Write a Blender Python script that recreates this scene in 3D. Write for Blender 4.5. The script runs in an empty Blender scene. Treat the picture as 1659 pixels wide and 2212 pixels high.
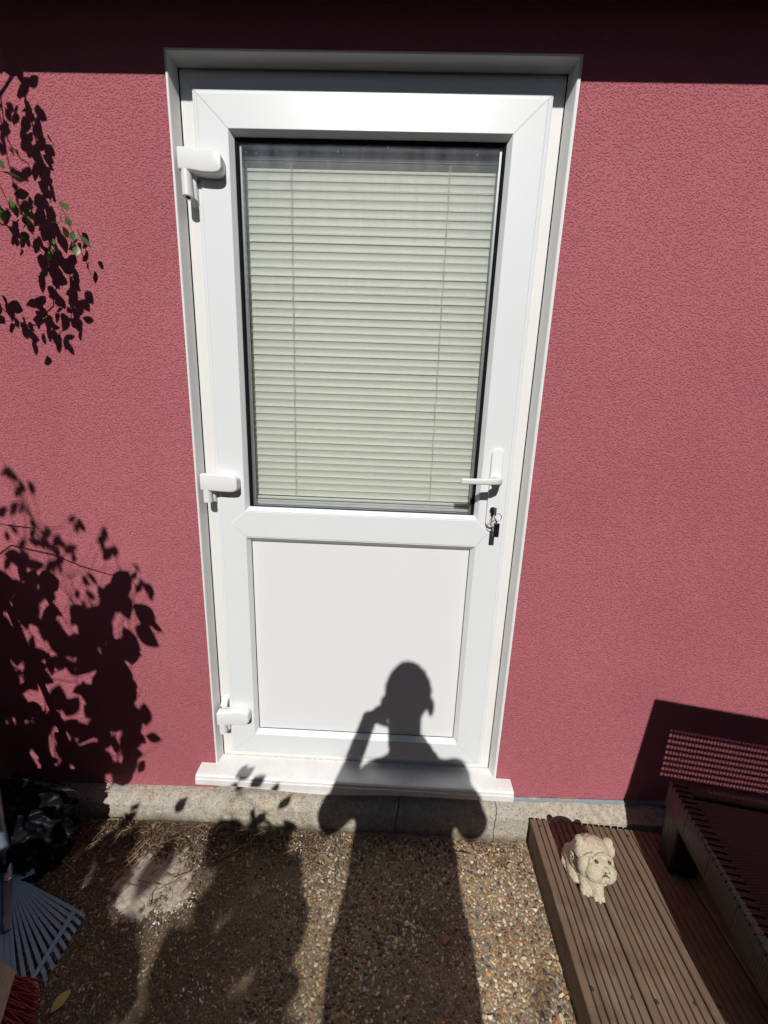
import bpy, bmesh, math, random
from mathutils import Vector, Matrix, noise as mnoise
R = math.radians
sc = bpy.context.scene
COL = sc.collection

# ------------------------------------------------------------------ camera
cam_d = bpy.data.cameras.new('camera'); cam = bpy.data.objects.new('camera', cam_d); COL.objects.link(cam)
cam_d.sensor_fit = 'HORIZONTAL'; cam_d.sensor_width = 36.0; cam_d.lens = 36.0 * 777.94 / 1659.0
cam_d.clip_start = 0.005; cam_d.clip_end = 400
cam.location = (0.5909, -1.0721, 1.1866); cam.rotation_euler = (R(78.008), R(-2.052), R(1.5907))
sc.camera = cam
# ------------------------------------------------------------------ sky and sun
SUN = Vector((-0.0242, -0.7602, 0.6492)).normalized()          # direction towards the sun
world = bpy.data.worlds.new('World'); sc.world = world; world.use_nodes = True
wn = world.node_tree; bg = wn.nodes['Background']
sky = wn.nodes.new('ShaderNodeTexSky'); sky.sky_type = 'NISHITA'; sky.sun_disc = False
sky.sun_elevation = R(40.5); sky.sun_rotation = R(181.8); sky.air_density = 1.0; sky.dust_density = 0.6
wn.links.new(sky.outputs[0], bg.inputs[0]); bg.inputs[1].default_value = 0.05
sl = bpy.data.lights.new('sun', 'SUN'); sl.energy = 5.0; sl.angle = R(0.53); sl.color = (1.0, 0.982, 0.955)
so = bpy.data.objects.new('sun', sl); COL.objects.link(so); so.location = (0, -6, 8)
so.rotation_euler = SUN.to_track_quat('Z', 'Y').to_euler()
sc.view_settings.view_transform = 'Standard'; sc.view_settings.look = 'None'
sc.view_settings.exposure = -0.34; sc.view_settings.gamma = 1.0
try:
    sc.cycles.use_denoising = True; sc.cycles.use_adaptive_sampling = True; sc.cycles.adaptive_threshold = 0.025
    sc.cycles.max_bounces = 6; sc.cycles.diffuse_bounces = 3; sc.cycles.glossy_bounces = 3; sc.cycles.transparent_max_bounces = 16
    sc.cycles.sample_clamp_indirect = 4
except Exception: pass

# ------------------------------------------------------------------ materials
class NT:
    def __init__(s, name):
        s.m = bpy.data.materials.new(name); s.m.use_nodes = True
        s.t = s.m.node_tree; s.b = s.t.nodes['Principled BSDF']; s.out = s.t.nodes['Material Output']
    def n(s, typ, **kw):
        k = s.t.nodes.new('ShaderNode' + typ)
        for a, v in kw.items():
            if a.startswith('i_'):
                key = a[2:].replace('_', ' ')
                k.inputs[int(key) if key.isdigit() else key].default_value = v
            else: setattr(k, a, v)
        return k
    def l(s, a, b): s.t.links.new(a, b)
    def coord(s, kind='Object', scale=(1, 1, 1)):
        c = s.n('TexCoord'); mp = s.n('Mapping'); mp.inputs['Scale'].default_value = scale
        s.l(c.outputs[kind], mp.inputs[0]); return mp.outputs[0]
    def ramp(s, fac, stops, interp='LINEAR'):
        r = s.n('ValToRGB'); e = r.color_ramp.elements; r.color_ramp.interpolation = interp
        while len(e) < len(stops): e.new(0.5)
        for q, (p, c) in zip(e, stops):
            q.position = p; q.color = (c[0], c[1], c[2], 1) if not isinstance(c, (int, float)) else (c, c, c, 1)
        s.l(fac, r.inputs[0]); return r.outputs[0]
    def noise(s, vec, scale, detail=4, rough=0.55, dist=0.0):
        k = s.n('TexNoise'); k.inputs['Scale'].default_value = scale; k.inputs['Detail'].default_value = detail
        k.inputs['Roughness'].default_value = rough; k.inputs['Distortion'].default_value = dist
        s.l(vec, k.inputs['Vector']); return k.outputs[0]
    def vor(s, vec, scale, feature='F1'):
        k = s.n('TexVoronoi', feature=feature); k.inputs['Scale'].default_value = scale; s.l(vec, k.inputs['Vector']); return k.outputs[0]
    def mix(s, fac, a, b, mode='MIX'):
        k = s.n('Mix', data_type='RGBA', blend_type=mode)
        if isinstance(fac, (int, float)): k.inputs[0].default_value = fac
        else: s.l(fac, k.inputs[0])
        for v, i in ((a, 6), (b, 7)):
            if isinstance(v, tuple): k.inputs[i].default_value = (v[0], v[1], v[2], 1)
            else: s.l(v, k.inputs[i])
        return k.outputs[2]
    def math(s, op, a, b=None, c=None):
        k = s.n('Math', operation=op)
        for i, v in enumerate((a, b, c)):
            if v is None: continue
            if isinstance(v, (int, float)): k.inputs[i].default_value = v
            else: s.l(v, k.inputs[i])
        return k.outputs[0]
    def bump(s, h, strength=0.5, dist=0.002, prev=None):
        k = s.n('Bump'); k.inputs['Strength'].default_value = strength; k.inputs['Distance'].default_value = dist
        s.l(h, k.inputs['Height'])
        if prev is not None: s.l(prev, k.inputs['Normal'])
        s.l(k.outputs[0], s.b.inputs['Normal']); return k.outputs[0]
    def col(s, c):
        if isinstance(c, tuple): s.b.inputs['Base Color'].default_value = (c[0], c[1], c[2], 1)
        else: s.l(c, s.b.inputs['Base Color'])
    def rough(s, r):
        if isinstance(r, (int, float)): s.b.inputs['Roughness'].default_value = r
        else: s.l(r, s.b.inputs['Roughness'])
M = {}
def simple(name, c, rough=0.5, metal=0.0, var=0.12, nscale=30, bump=0.0, bscale=200):
    t = NT(name); v = t.coord()
    f = t.noise(v, nscale, 5)
    t.col(t.mix(f, tuple(x * (1 - var) for x in c), tuple(min(1, x * (1 + var)) for x in c)))
    t.rough(rough); t.b.inputs['Metallic'].default_value = metal
    if bump: t.bump(t.noise(v, bscale, 3), bump, 0.001)
    M[name] = t.m; return t.m

def mk_materials():
    # coarse pink render
    t = NT('pink_render'); v = t.coord()
    big = t.noise(v, 1.3, 4, 0.6); g = t.noise(v, 225, 2, 0.55, 0.2); vs = t.coord('Object', (1, 1, 0.22)); st = t.noise(vs, 7, 3)
    c = t.mix(t.ramp(big, [(0.3, 0.0), (0.7, 1.0)]), (0.415, 0.120, 0.144), (0.485, 0.148, 0.172)); c = t.mix(t.ramp(st, [(0.50, 0.0), (0.75, 0.30)]), c, (0.42, 0.118, 0.137))
    sp_ = t.n('SeparateXYZ'); t.l(v, sp_.inputs[0]); lo = t.n('MapRange'); t.l(t.math('ADD', sp_.outputs[2], t.math('MULTIPLY', t.noise(v, 12, 4, 0.7), 0.22)), lo.inputs[0]); lo.inputs[1].default_value = 0.24; lo.inputs[2].default_value = 0.12; lo.inputs[3].default_value = 0.0; lo.inputs[4].default_value = 0.45
    c = t.mix(lo.outputs[0], c, (0.40, 0.17, 0.165))
    pits = t.ramp(g, [(0.32, 0.0), (0.48, 0.8), (0.64, 1.0)])
    t.col(c); t.rough(0.95); t.b.inputs['Specular IOR Level'].default_value = 0.12
    t.bump(pits, 1.0, 0.0021); M['render'] = t.m
    # white pvc
    def pvc(name, c, rough, dirt):
        t = NT(name); v = t.coord()
        n1 = t.noise(v, 6, 4, 0.6); n2 = t.noise(v, 120, 1); vv = t.vor(v, 75)
        spk = t.ramp(vv, [(0.028, 1.0), (0.06, 0.0)]); sel = t.ramp(t.noise(v, 17, 2), [(0.60, 0.0), (0.66, 1.0)])
        cc = t.mix(t.math('MULTIPLY', n1, dirt), c, (c[0] * .84, c[1] * .83, c[2] * .80))
        cc = t.mix(t.math('MULTIPLY', t.math('MULTIPLY', spk, sel), 0.55), cc, (0.16, 0.13, 0.10))
        t.col(cc); t.rough(t.math('ADD', t.math('MULTIPLY', n1, 0.2), rough - 0.1))
        t.bump(n2, 0.04, 0.001); t.b.inputs['Specular IOR Level'].default_value = 0.4; M[name] = t.m
    pvc('pvc', (0.81, 0.83, 0.835), 0.34, 0.5); pvc('pvc_panel', (0.83, 0.83, 0.835), 0.42, 0.4)
    pvc('pvc_frame', (0.81, 0.80, 0.775), 0.42, 0.6); pvc('pvc_trim', (0.83, 0.82, 0.80), 0.5, 0.6)
    # sill: whiter with grime along it
    t = NT('sill_pvc'); v = t.coord()
    n1 = t.noise(v, 14, 6, 0.65); sp = t.ramp(t.vor(v, 60), [(0.03, 1.0), (0.09, 0.0)]); sel = t.ramp(t.noise(v, 11, 2), [(0.5, 0.0), (0.6, 1.0)])
    c = t.mix(t.ramp(n1, [(0.35, 0.0), (0.8, 0.7)]), (0.80, 0.79, 0.775), (0.62, 0.585, 0.53))
    sy = t.n('SeparateXYZ'); t.l(v, sy.inputs[0]); mr = t.n('MapRange'); t.l(t.math('ADD', sy.outputs[1], t.math('MULTIPLY', t.noise(v, 90, 4, 0.7), 0.016)), mr.inputs[0]); mr.inputs[1].default_value = -0.015; mr.inputs[2].default_value = -0.007; mr.inputs[4].default_value = 0.7
    c = t.mix(mr.outputs[0], c, (0.24, 0.20, 0.15))
    t.col(t.mix(t.math('MULTIPLY', t.math('MULTIPLY', sp, sel), 0.7), c, (0.12, 0.10, 0.08))); t.rough(0.33); M['sill'] = t.m
    simple('gasket', (0.008, 0.008, 0.009), 0.85); M['gasket'].node_tree.nodes['Principled BSDF'].inputs['Specular IOR Level'].default_value = 0.1; simple('seam', (0.10, 0.10, 0.10), 0.8)
    simple('spacer', (0.42, 0.43, 0.45), 0.35, 0.7); simple('bottom_track', (0.74, 0.76, 0.78), 0.3)
    simple('slat', (0.85, 0.85, 0.75), 0.5, 0, 0.03, 8); simple('headrail', (0.62, 0.63, 0.66), 0.4); simple('cord', (0.66, 0.67, 0.58), 0.8)
    simple('handle_white', (0.82, 0.82, 0.82), 0.28, 0, 0.03); simple('worn_white', (0.74, 0.72, 0.70), 0.45, 0, 0.12, 120)
    simple('nickel', (0.36, 0.33, 0.30), 0.25, 1.0); simple('key_dark', (0.11, 0.085, 0.075), 0.28, 0.9, 0.3, 90)
    # glass: clear sheet, part mirror by angle, with dried rain spots, a dirt film and painted sky-reflection haze towards the top
    t = NT('glass'); v = t.coord('Object', (1, 1, 0.55)); v2 = t.coord('Object', (1, 1, 0.10))
    tr = t.n('BsdfTransparent'); tr.inputs[0].default_value = (0.988, 0.993, 0.99, 1)
    gl = t.n('BsdfGlossy'); gl.inputs['Roughness'].default_value = 0.015
    fr = t.n('Fresnel'); fr.inputs[0].default_value = 1.5
    m1 = t.n('MixShader'); t.l(t.math('MULTIPLY', fr.outputs[0], 0.75), m1.inputs[0]); t.l(tr.outputs[0], m1.inputs[1]); t.l(gl.outputs[0], m1.inputs[2])
    df = t.n('BsdfDiffuse'); df.inputs[0].default_value = (0.72, 0.73, 0.78, 1)
    spots = t.ramp(t.vor(v, 62), [(0.05, 1.0), (0.13, 0.0)]); sel = t.ramp(t.noise(v, 9, 3), [(0.42, 0.0), (0.62, 1.0)])
    haze_film = t.ramp(t.noise(v2, 34, 6, 0.7), [(0.35, 0.0), (0.75, 1.0)])
    sep = t.n('SeparateXYZ'); t.l(t.coord('Object'), sep.inputs[0])
    hi = t.n('MapRange'); t.l(sep.outputs[2], hi.inputs[0]); hi.inputs[1].default_value = 1.62; hi.inputs[2].default_value = 1.93; hi.inputs[3].default_value = 0.12; hi.inputs[4].default_value = 1.0
    d = t.math('ADD', t.math('MULTIPLY', t.math('MULTIPLY', spots, sel), 0.35), t.math('MULTIPLY', haze_film, 0.075))
    d = t.math('MULTIPLY', d, hi.outputs[0]); d = t.math('ADD', d, 0.006)
    m2 = t.n('MixShader'); t.l(d, m2.inputs[0]); t.l(m1.outputs[0], m2.inputs[1]); t.l(df.outputs[0], m2.inputs[2])
    t.l(m2.outputs[0], t.out.inputs[0]); M['glass'] = t.m
    # plinth concrete
    t = NT('concrete'); v = t.coord()
    n1 = t.noise(v, 5, 6, 0.6); n2 = t.noise(v, 45, 5, 0.65); vv = t.vor(v, 130)
    c = t.mix(t.ramp(n2, [(0.3, 0.0), (0.68, 1.0)]), (0.32, 0.27, 0.19), (0.63, 0.56, 0.445)); c = t.mix(t.ramp(n1, [(0.4, 0.0), (0.7, 0.75)]), c, (0.46, 0.44, 0.40))
    pit = t.ramp(t.noise(v, 190, 3, 0.6), [(0.36, 1.0), (0.46, 0.0)]); c = t.mix(t.math('MULTIPLY', pit, 0.65), c, (0.12, 0.085, 0.05))
    sz_ = t.n('SeparateXYZ'); t.l(v, sz_.inputs[0]); mr = t.n('MapRange'); t.l(t.math('ADD', sz_.outputs[2], t.math('MULTIPLY', t.noise(v, 28, 5, 0.7), 0.05)), mr.inputs[0]); mr.inputs[1].default_value = 0.052; mr.inputs[2].default_value = 0.022; mr.inputs[3].default_value = 0.0; mr.inputs[4].default_value = 0.85
    c = t.mix(mr.outputs[0], c, (0.11, 0.078, 0.05)); t.col(c); t.rough(0.95); b = t.bump(t.noise(v, 55, 6, 0.75), 1.0, 0.008); t.bump(vv, 0.5, 0.002, b); M['concrete'] = t.m
    t = NT('grey_slurry'); v = t.coord(); n1 = t.noise(v, 60, 5)
    t.col(t.mix(n1, (0.16, 0.18, 0.20), (0.30, 0.32, 0.34))); t.rough(0.9); t.bump(n1, 0.5, 0.003); M['slurry'] = t.m
    # ground: cement binder of exposed aggregate
    t = NT('ground_binder'); v = t.coord()
    n1 = t.noise(v, 3.2, 5, 0.6); n2 = t.noise(v, 60, 5, 0.7); vv = t.vor(v, 95)
    c = t.mix(n2, (0.10, 0.072, 0.046), (0.46, 0.36, 0.235)); c = t.mix(t.ramp(n1, [(0.42, 0.0), (0.62, 0.65)]), c, (0.10, 0.073, 0.048))
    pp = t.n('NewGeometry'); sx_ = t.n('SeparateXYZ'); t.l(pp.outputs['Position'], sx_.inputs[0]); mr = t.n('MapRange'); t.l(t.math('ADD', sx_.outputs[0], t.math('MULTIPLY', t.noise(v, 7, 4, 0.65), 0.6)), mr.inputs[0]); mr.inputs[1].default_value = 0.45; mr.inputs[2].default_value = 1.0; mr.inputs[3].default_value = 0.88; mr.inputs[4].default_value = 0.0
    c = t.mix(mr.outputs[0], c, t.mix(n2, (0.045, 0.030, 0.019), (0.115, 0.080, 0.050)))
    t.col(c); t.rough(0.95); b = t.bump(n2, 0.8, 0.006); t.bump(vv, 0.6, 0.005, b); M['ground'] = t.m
    t = NT('pebble'); g = t.n('NewGeometry'); oi = t.n('ObjectInfo'); v = t.coord()
    f = t.math('FRACT', t.math('ADD', g.outputs['Random Per Island'], oi.outputs['Random']))
    c = t.ramp(f, [(0.0, (0.40, 0.30, 0.17)), (0.14, (0.58, 0.36, 0.15)), (0.26, (0.17, 0.10, 0.06)), (0.36, (0.72, 0.58, 0.37)), (0.48, (0.26, 0.22, 0.17)), (0.56, (0.52, 0.28, 0.10)), (0.64, (0.05, 0.048, 0.05)), (0.76, (0.70, 0.60, 0.44)), (0.88, (0.34, 0.14, 0.07)), (0.95, (0.44, 0.38, 0.29)), (1.0, (0.68, 0.62, 0.52))], 'CONSTANT')
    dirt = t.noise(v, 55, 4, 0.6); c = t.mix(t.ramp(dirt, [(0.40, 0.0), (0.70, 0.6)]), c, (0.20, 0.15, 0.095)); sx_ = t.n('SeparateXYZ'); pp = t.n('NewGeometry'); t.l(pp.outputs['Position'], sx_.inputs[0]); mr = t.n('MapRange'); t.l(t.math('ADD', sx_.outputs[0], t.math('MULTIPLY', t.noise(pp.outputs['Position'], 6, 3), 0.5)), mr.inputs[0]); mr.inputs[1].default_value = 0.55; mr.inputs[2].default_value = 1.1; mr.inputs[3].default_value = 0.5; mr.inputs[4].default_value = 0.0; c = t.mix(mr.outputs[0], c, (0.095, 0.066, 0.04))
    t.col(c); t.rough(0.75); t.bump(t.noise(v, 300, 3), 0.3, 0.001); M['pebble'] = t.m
    t = NT('cement_patch'); v = t.coord(); n1 = t.noise(v, 55, 5, 0.65); n2 = t.noise(v, 9, 4)
    t.col(t.mix(n1, (0.26, 0.215, 0.165), (0.47, 0.41, 0.335))); t.rough(0.95); t.bump(n1, 0.6, 0.004); M['patch'] = t.m
    # deck timber
    t = NT('deck_wood'); c0 = t.n('TexCoord'); oi = t.n('ObjectInfo'); mp = t.n('Mapping'); mp.inputs['Scale'].default_value = (1, 0.045, 1)
    ad = t.n('VectorMath', operation='ADD'); sc3 = t.n('VectorMath', operation='SCALE'); cmb = t.n('CombineXYZ')
    for i in range(3): t.l(oi.outputs['Random'], cmb.inputs[i])
    t.l(cmb.outputs[0], sc3.inputs[0]); sc3.inputs['Scale'].default_value = 7.0
    t.l(c0.outputs['Object'], ad.inputs[0]); t.l(sc3.outputs[0], ad.inputs[1]); t.l(ad.outputs[0], mp.inputs[0]); v = mp.outputs[0]
    g1 = t.noise(v, 55, 6, 0.65, 0.5); g2 = t.noise(v, 210, 4, 0.6); g3 = t.noise(c0.outputs['Object'], 5, 3)
    c = t.mix(g1, (0.075, 0.045, 0.027), (0.23, 0.155, 0.10)); c = t.mix(t.ramp(g3, [(0.40, 0.0), (0.65, 0.55)]), c, t.mix(g2, (0.12, 0.088, 0.06), (0.32, 0.245, 0.175)))
    c = t.mix(t.ramp(g2, [(0.58, 0.0), (0.70, 0.6)]), c, (0.36, 0.28, 0.20)); st2 = t.noise(c0.outputs['Object'], 11, 5, 0.65); c = t.mix(t.ramp(st2, [(0.50, 0.0), (0.68, 0.6)]), c, (0.075, 0.038, 0.022)); c = t.mix(t.math('MULTIPLY', oi.outputs['Random'], 0.4), c, (0.13, 0.075, 0.042)); c = t.mix(t.ramp(g1, [(0.25, 0.7), (0.36, 0.0)]), c, (0.04, 0.02, 0.012))
    t.col(c); t.rough(0.72); t.bump(g2, 0.35, 0.0012); M['deck'] = t.m
    # rattan
    t = NT('rattan'); v = t.coord(); br = t.n('TexBrick'); br.offset = 0.5; t.l(v, br.inputs['Vector'])
    br.inputs['Scale'].default_value = 1.0; br.inputs['Brick Width'].default_value = 0.016; br.inputs['Row Height'].default_value = 0.006; br.inputs['Mortar Size'].default_value = 0.0011; br.inputs['Mortar Smooth'].default_value = 0.6
    n1 = t.noise(v, 90, 3)
    t.col(t.mix(n1, (0.011, 0.0095, 0.0085), (0.026, 0.022, 0.019))); t.rough(0.42)
    t.bump(t.math('SUBTRACT', 1.0, br.outputs['Fac']), 0.9, 0.003); M['rattan'] = t.m
    # cast stone
    t = NT('cast_stone'); v = t.coord(); n1 = t.noise(v, 40, 5, 0.6); n2 = t.noise(v, 320, 3)
    c = t.mix(n1, (0.43, 0.36, 0.25), (0.62, 0.54, 0.405)); c = t.mix(t.ramp(n2, [(0.34, 0.6), (0.44, 0.0)]), c, (0.17, 0.13, 0.085))
    t.col(c); t.rough(0.92); t.bump(n2, 0.6, 0.0016); M['stone'] = t.m
    simple('statue_eye', (0.05, 0.045, 0.045), 0.3); simple('groove', (0.16, 0.125, 0.085), 0.95)
    simple('rake_steel', (0.12, 0.25, 0.36), 0.30, 0.0, 0.2, 60, 0.05, 400); simple('rake_dark', (0.09, 0.115, 0.15), 0.45, 0.2); simple('rake_handle', (0.20, 0.23, 0.28), 0.35, 0.3)
    simple('rust', (0.045, 0.028, 0.02), 0.7); simple('bolt_zinc', (0.60, 0.60, 0.58), 0.3, 1.0)
    simple('broom_red', (0.25, 0.036, 0.026), 0.55, 0, 0.4, 80)
    t = NT('broom_wood'); v = t.coord('Object', (1, 1, 6)); t.col(t.mix(t.noise(v, 40, 5), (0.15, 0.115, 0.085), (0.36, 0.30, 0.23))); t.rough(0.85); M['broom_wood'] = t.m
    t = NT('black_plastic'); v = t.coord(); t.col((0.005, 0.005, 0.007)); t.rough(0.42); t.b.inputs['Specular IOR Level'].default_value = 0.12; t.bump(t.noise(v, 16, 4, 0.5, 1.2), 0.25, 0.012); M['bag'] = t.m
    simple('bag_rim', (0.05, 0.055, 0.06), 0.3)
    def leafmat(name, a, b):
        t = NT(name); v = t.coord(); oi = t.n('ObjectInfo')
        t.col(t.mix(oi.outputs['Random'], a, b)); t.rough(0.42)
        tl = t.n('BsdfTranslucent'); tl.inputs[0].default_value = (a[0] * 1.6, a[1] * 1.7, a[2] * 0.9, 1)
        mx = t.n('MixShader'); mx.inputs[0].default_value = 0.14
        t.l(t.b.outputs[0], mx.inputs[1]); t.l(tl.outputs[0], mx.inputs[2]); t.l(mx.outputs[0], t.out.inputs[0]); M[name] = t.m
    leafmat('vine_leaf', (0.07, 0.13, 0.035), (0.13, 0.20, 0.06)); leafmat('shrub_leaf', (0.045, 0.085, 0.025), (0.08, 0.13, 0.04))
    leafmat('screen_leaf', (0.025, 0.045, 0.015), (0.04, 0.065, 0.02)); leafmat('yellow_leaf', (0.38, 0.33, 0.09), (0.45, 0.38, 0.12)); leafmat('brown_leaf', (0.20, 0.115, 0.05), (0.34, 0.22, 0.10)); leafmat('pale_leaf', (0.45, 0.36, 0.20), (0.55, 0.45, 0.27))
    simple('stem', (0.07, 0.055, 0.03), 0.8); simple('twig_dry', (0.30, 0.20, 0.115), 0.85, 0, 0.4, 14); simple('white_fleck', (0.72, 0.70, 0.67), 0.8, 0, 0.2)
    simple('litter_red', (0.085, 0.045, 0.028), 0.9, 0, 0.5, 50)
    t = NT('fence_wood'); v = t.coord('Object', (1, 1, 0.08)); t.col(t.mix(t.noise(v, 60, 5), (0.17, 0.11, 0.055), (0.40, 0.29, 0.16))); t.rough(0.85); M['fence'] = t.m
    simple('roof_felt', (0.05, 0.05, 0.052), 0.9); simple('soffit_brown', (0.03, 0.022, 0.018), 0.8); simple('inner_wall', (0.16, 0.15, 0.14), 0.9)
    simple('skin', (0.45, 0.27, 0.19), 0.5); simple('hair', (0.03, 0.02, 0.015), 0.7); simple('shirt', (0.06, 0.07, 0.10), 0.9); simple('trousers', (0.04, 0.04, 0.05), 0.9)
    simple('phone_black', (0.01, 0.01, 0.012), 0.2); simple('shoe', (0.05, 0.04, 0.035), 0.6)
mk_materials()

# ------------------------------------------------------------------ mesh helpers
ROOT = {}
def put(o, label=None, cat=None, group=None, kind=None):
    if label: o['label'] = label
    if cat: o['category'] = cat
    if group: o['group'] = group
    if kind: o['kind'] = kind
    return o
def thing(name, loc, label=None, cat=None, group=None, kind=None):
    o = bpy.data.objects.new(name, None); o.empty_display_size = 0.05; COL.objects.link(o); o.location = loc
    ROOT[o.name] = Vector(loc); return put(o, label, cat, group, kind)
class MB:
    def __init__(s): s.v = []; s.f = []
    def add(s, verts, faces, mat=None):
        k = len(s.v)
        for p in verts:
            p = Vector(p); s.v.append(mat @ p if mat is not None else p)
        s.f += [tuple(i + k for i in q) for q in faces]; return s
    def box(s, a, b, mat=None):
        x0, y0, z0 = a; x1, y1, z1 = b
        return s.add([(x0, y0, z0), (x1, y0, z0), (x1, y1, z0), (x0, y1, z0), (x0, y0, z1), (x1, y0, z1), (x1, y1, z1), (x0, y1, z1)],
                     [(0, 3, 2, 1), (4, 5, 6, 7), (0, 1, 5, 4), (1, 2, 6, 5), (2, 3, 7, 6), (3, 0, 4, 7)], mat)
    def loft(s, rings, cap=True, mat=None, closed=True):
        n = len(rings[0]); v = [p for r in rings for p in r]; f = []
        for i in range(len(rings) - 1):
            for j in range(n if closed else n - 1):
                f.append((i * n + j, i * n + (j + 1) % n, (i + 1) * n + (j + 1) % n, (i + 1) * n + j))
        if cap: f.append(tuple(range(n))[::-1]); f.append(tuple((len(rings) - 1) * n + j for j in range(n)))
        return s.add(v, f, mat)
    def tube(s, pts, r, n=8, mat=None):
        pts = [Vector(p) for p in pts]; rings = []
        for i, p in enumerate(pts):
            d = (pts[min(i + 1, len(pts) - 1)] - pts[max(i - 1, 0)]).normalized()
            a = d.cross(Vector((0, 0, 1)));
            if a.length < 1e-3: a = d.cross(Vector((1, 0, 0)))
            a.normalize(); b = d.cross(a); rr = r[i] if isinstance(r, (list, tuple)) else r
            rings.append([p + a * rr * math.cos(k * 2 * math.pi / n) + b * rr * math.sin(k * 2 * math.pi / n) for k in range(n)])
        return s.loft(rings, True, mat)
    def ball(s, c, r, mat=None, sub=3, rot=None):
        bm = bmesh.new(); bmesh.ops.create_icosphere(bm, subdivisions=sub, radius=1.0)
        bm.verts.index_update()
        rr = r if isinstance(r, (tuple, list)) else (r, r, r)
        m = Matrix.Translation(Vector(c)) @ (rot.to_4x4() if rot is not None else Matrix.Identity(4)) @ Matrix.Diagonal((rr[0], rr[1], rr[2], 1))
        s.add([m @ v.co for v in bm.verts], [tuple(v.index for v in f.verts) for f in bm.faces], mat); bm.free(); return s
    def cap(s, a, b, ra, rb, n=7, mat=None):
        a = Vector(a); b = Vector(b)
        for i in range(n):
            t = i / (n - 1); s.ball(a.lerp(b, t), ra + (rb - ra) * t, mat, 2)
        return s
    def build(s, name, mat, parent=None, smooth=False, bevel=0.0, seg=2, auto=None):
        off = Vector((0, 0, 0)); p = parent
        while p is not None and p.name not in ROOT: p = p.parent
        if p is not None: off = ROOT[p.name]
        me = bpy.data.meshes.new(name); me.from_pydata([v - off for v in s.v], [], s.f); me.validate()
        bm = bmesh.new(); bm.from_mesh(me); bmesh.ops.recalc_face_normals(bm, faces=bm.faces)
        if bevel:
            es = [e for e in bm.edges if len(e.link_faces) == 2 and e.calc_face_angle(0) > 0.45]
            bmesh.ops.bevel(bm, geom=es, offset=bevel, segments=seg, affect='EDGES', profile=0.5, clamp_overlap=True)
        bm.to_mesh(me); bm.free()
        if smooth or bevel:
            for q in me.polygons: q.use_smooth = True
            if not smooth or auto:
                try: me.set_sharp_from_angle(angle=auto or 0.9)
                except Exception: pass
        o = bpy.data.objects.new(name, me); COL.objects.link(o); me.materials.append(M[mat] if isinstance(mat, str) else mat)
        if parent is not None: o.parent = parent
        return o
def mitred(side, ro, ri, prof, gap=0.0):
    """one member of a mitred rectangular frame; ro/ri = (x0,z0,x1,z1) outer and inner; prof = closed list of (fraction inward, y)"""
    X0, Z0, X1, Z1 = ro; x0, z0, x1, z1 = ri
    a, b = [], []
    for f, y in prof:
        L = X0 + (x0 - X0) * f; Rr = X1 + (x1 - X1) * f; B = Z0 + (z0 - Z0) * f; T = Z1 + (z1 - Z1) * f
        g = gap
        if side == 'left': a.append((L, y, B + g)); b.append((L, y, T - g))
        elif side == 'right': a.append((Rr, y, B + g)); b.append((Rr, y, T - g))
        elif side == 'top': a.append((L + g, y, T)); b.append((Rr - g, y, T))
        else: a.append((L + g, y, B)); b.append((Rr - g, y, B))
    return MB().loft([a, b])
SIDES = ('left', 'right', 'top', 'bottom')
def rounded_poly(x0, z0, x1, z1, r, n=6):
    P = []
    for cx, cz, a0 in ((x1 - r, z1 - r, 0), (x0 + r, z1 - r, 90), (x0 + r, z0 + r, 180), (x1 - r, z0 + r, 270)):
        for k in range(n + 1):
            a = R(a0 + 90 * k / n); P.append((cx + r * math.cos(a), cz + r * math.sin(a)))
    return P
def prism_xz(poly, y0, y1): return MB().loft([[(x, y0, z) for x, z in poly], [(x, y1, z) for x, z in poly]])
def remesh(o, vox, smooth_it=4):
    m = o.modifiers.new('weld', 'REMESH'); m.mode = 'VOXEL'; m.voxel_size = vox; m.use_smooth_shade = True
    if smooth_it:
        k = o.modifiers.new('soften', 'SMOOTH'); k.iterations = smooth_it; k.factor = 0.5
    return o

ZG = -0.185        # paving level
# ------------------------------------------------------------------ ground
g = MB()
g.add([(-60, -60, ZG), (60, -60, ZG), (60, 60, ZG), (-60, 60, ZG)], [(0, 1, 2, 3)])
ground = g.build('ground', 'ground'); put(ground, kind='structure')

# ------------------------------------------------------------------ house: walls, roof with eave
house = thing('house', (0.5, 0.15, ZG), 'house wall in coarse raspberry pink render around the white door', 'house')
def zbase(x): return -0.1060 + 0.0299 * x
w = MB()
xl, xr, zt = -2.6, 3.6, 2.42
N = 40
def panel(x0, x1, lo, hi):
    n = max(1, int((x1 - x0) / 0.12)); ring = []
    for i in range(n):
        a = x0 + (x1 - x0) * i / n; b = x0 + (x1 - x0) * (i + 1) / n
        w.add([(a, 0, lo(a)), (b, 0, lo(b)), (b, 0, hi), (a, 0, hi), (a, 0.12, lo(a)), (b, 0.12, lo(b)), (b, 0.12, hi), (a, 0.12, hi)],
              [(0, 1, 2, 3), (5, 4, 7, 6), (0, 4, 5, 1), (3, 2, 6, 7)])
panel(xl, -0.004, zbase, zt); panel(1.001, xr, zbase, zt)
w.box((-0.004, 0, 2.084), (1.001, 0.12, zt))
front = w.build('wall', 'render', house)
w = MB(); w.box((-0.004, 0.004, -0.19), (1.001, 0.12, -0.034)); w.build('threshold_base', 'concrete', house)
w = MB()
w.box((xl, 0.121, ZG), (xl + 0.12, 3.4, zt)); w.build('side_wall', 'inner_wall', house)
w = MB(); w.box((xr - 0.12, 0.121, ZG), (xr, 3.4, zt)); w.build('side_wall', 'inner_wall', house)
w = MB(); w.box((xl + .121, 3.28, ZG), (xr - .121, 3.4, zt)); w.build('rear_wall', 'inner_wall', house)
EV = 0.26
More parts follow.
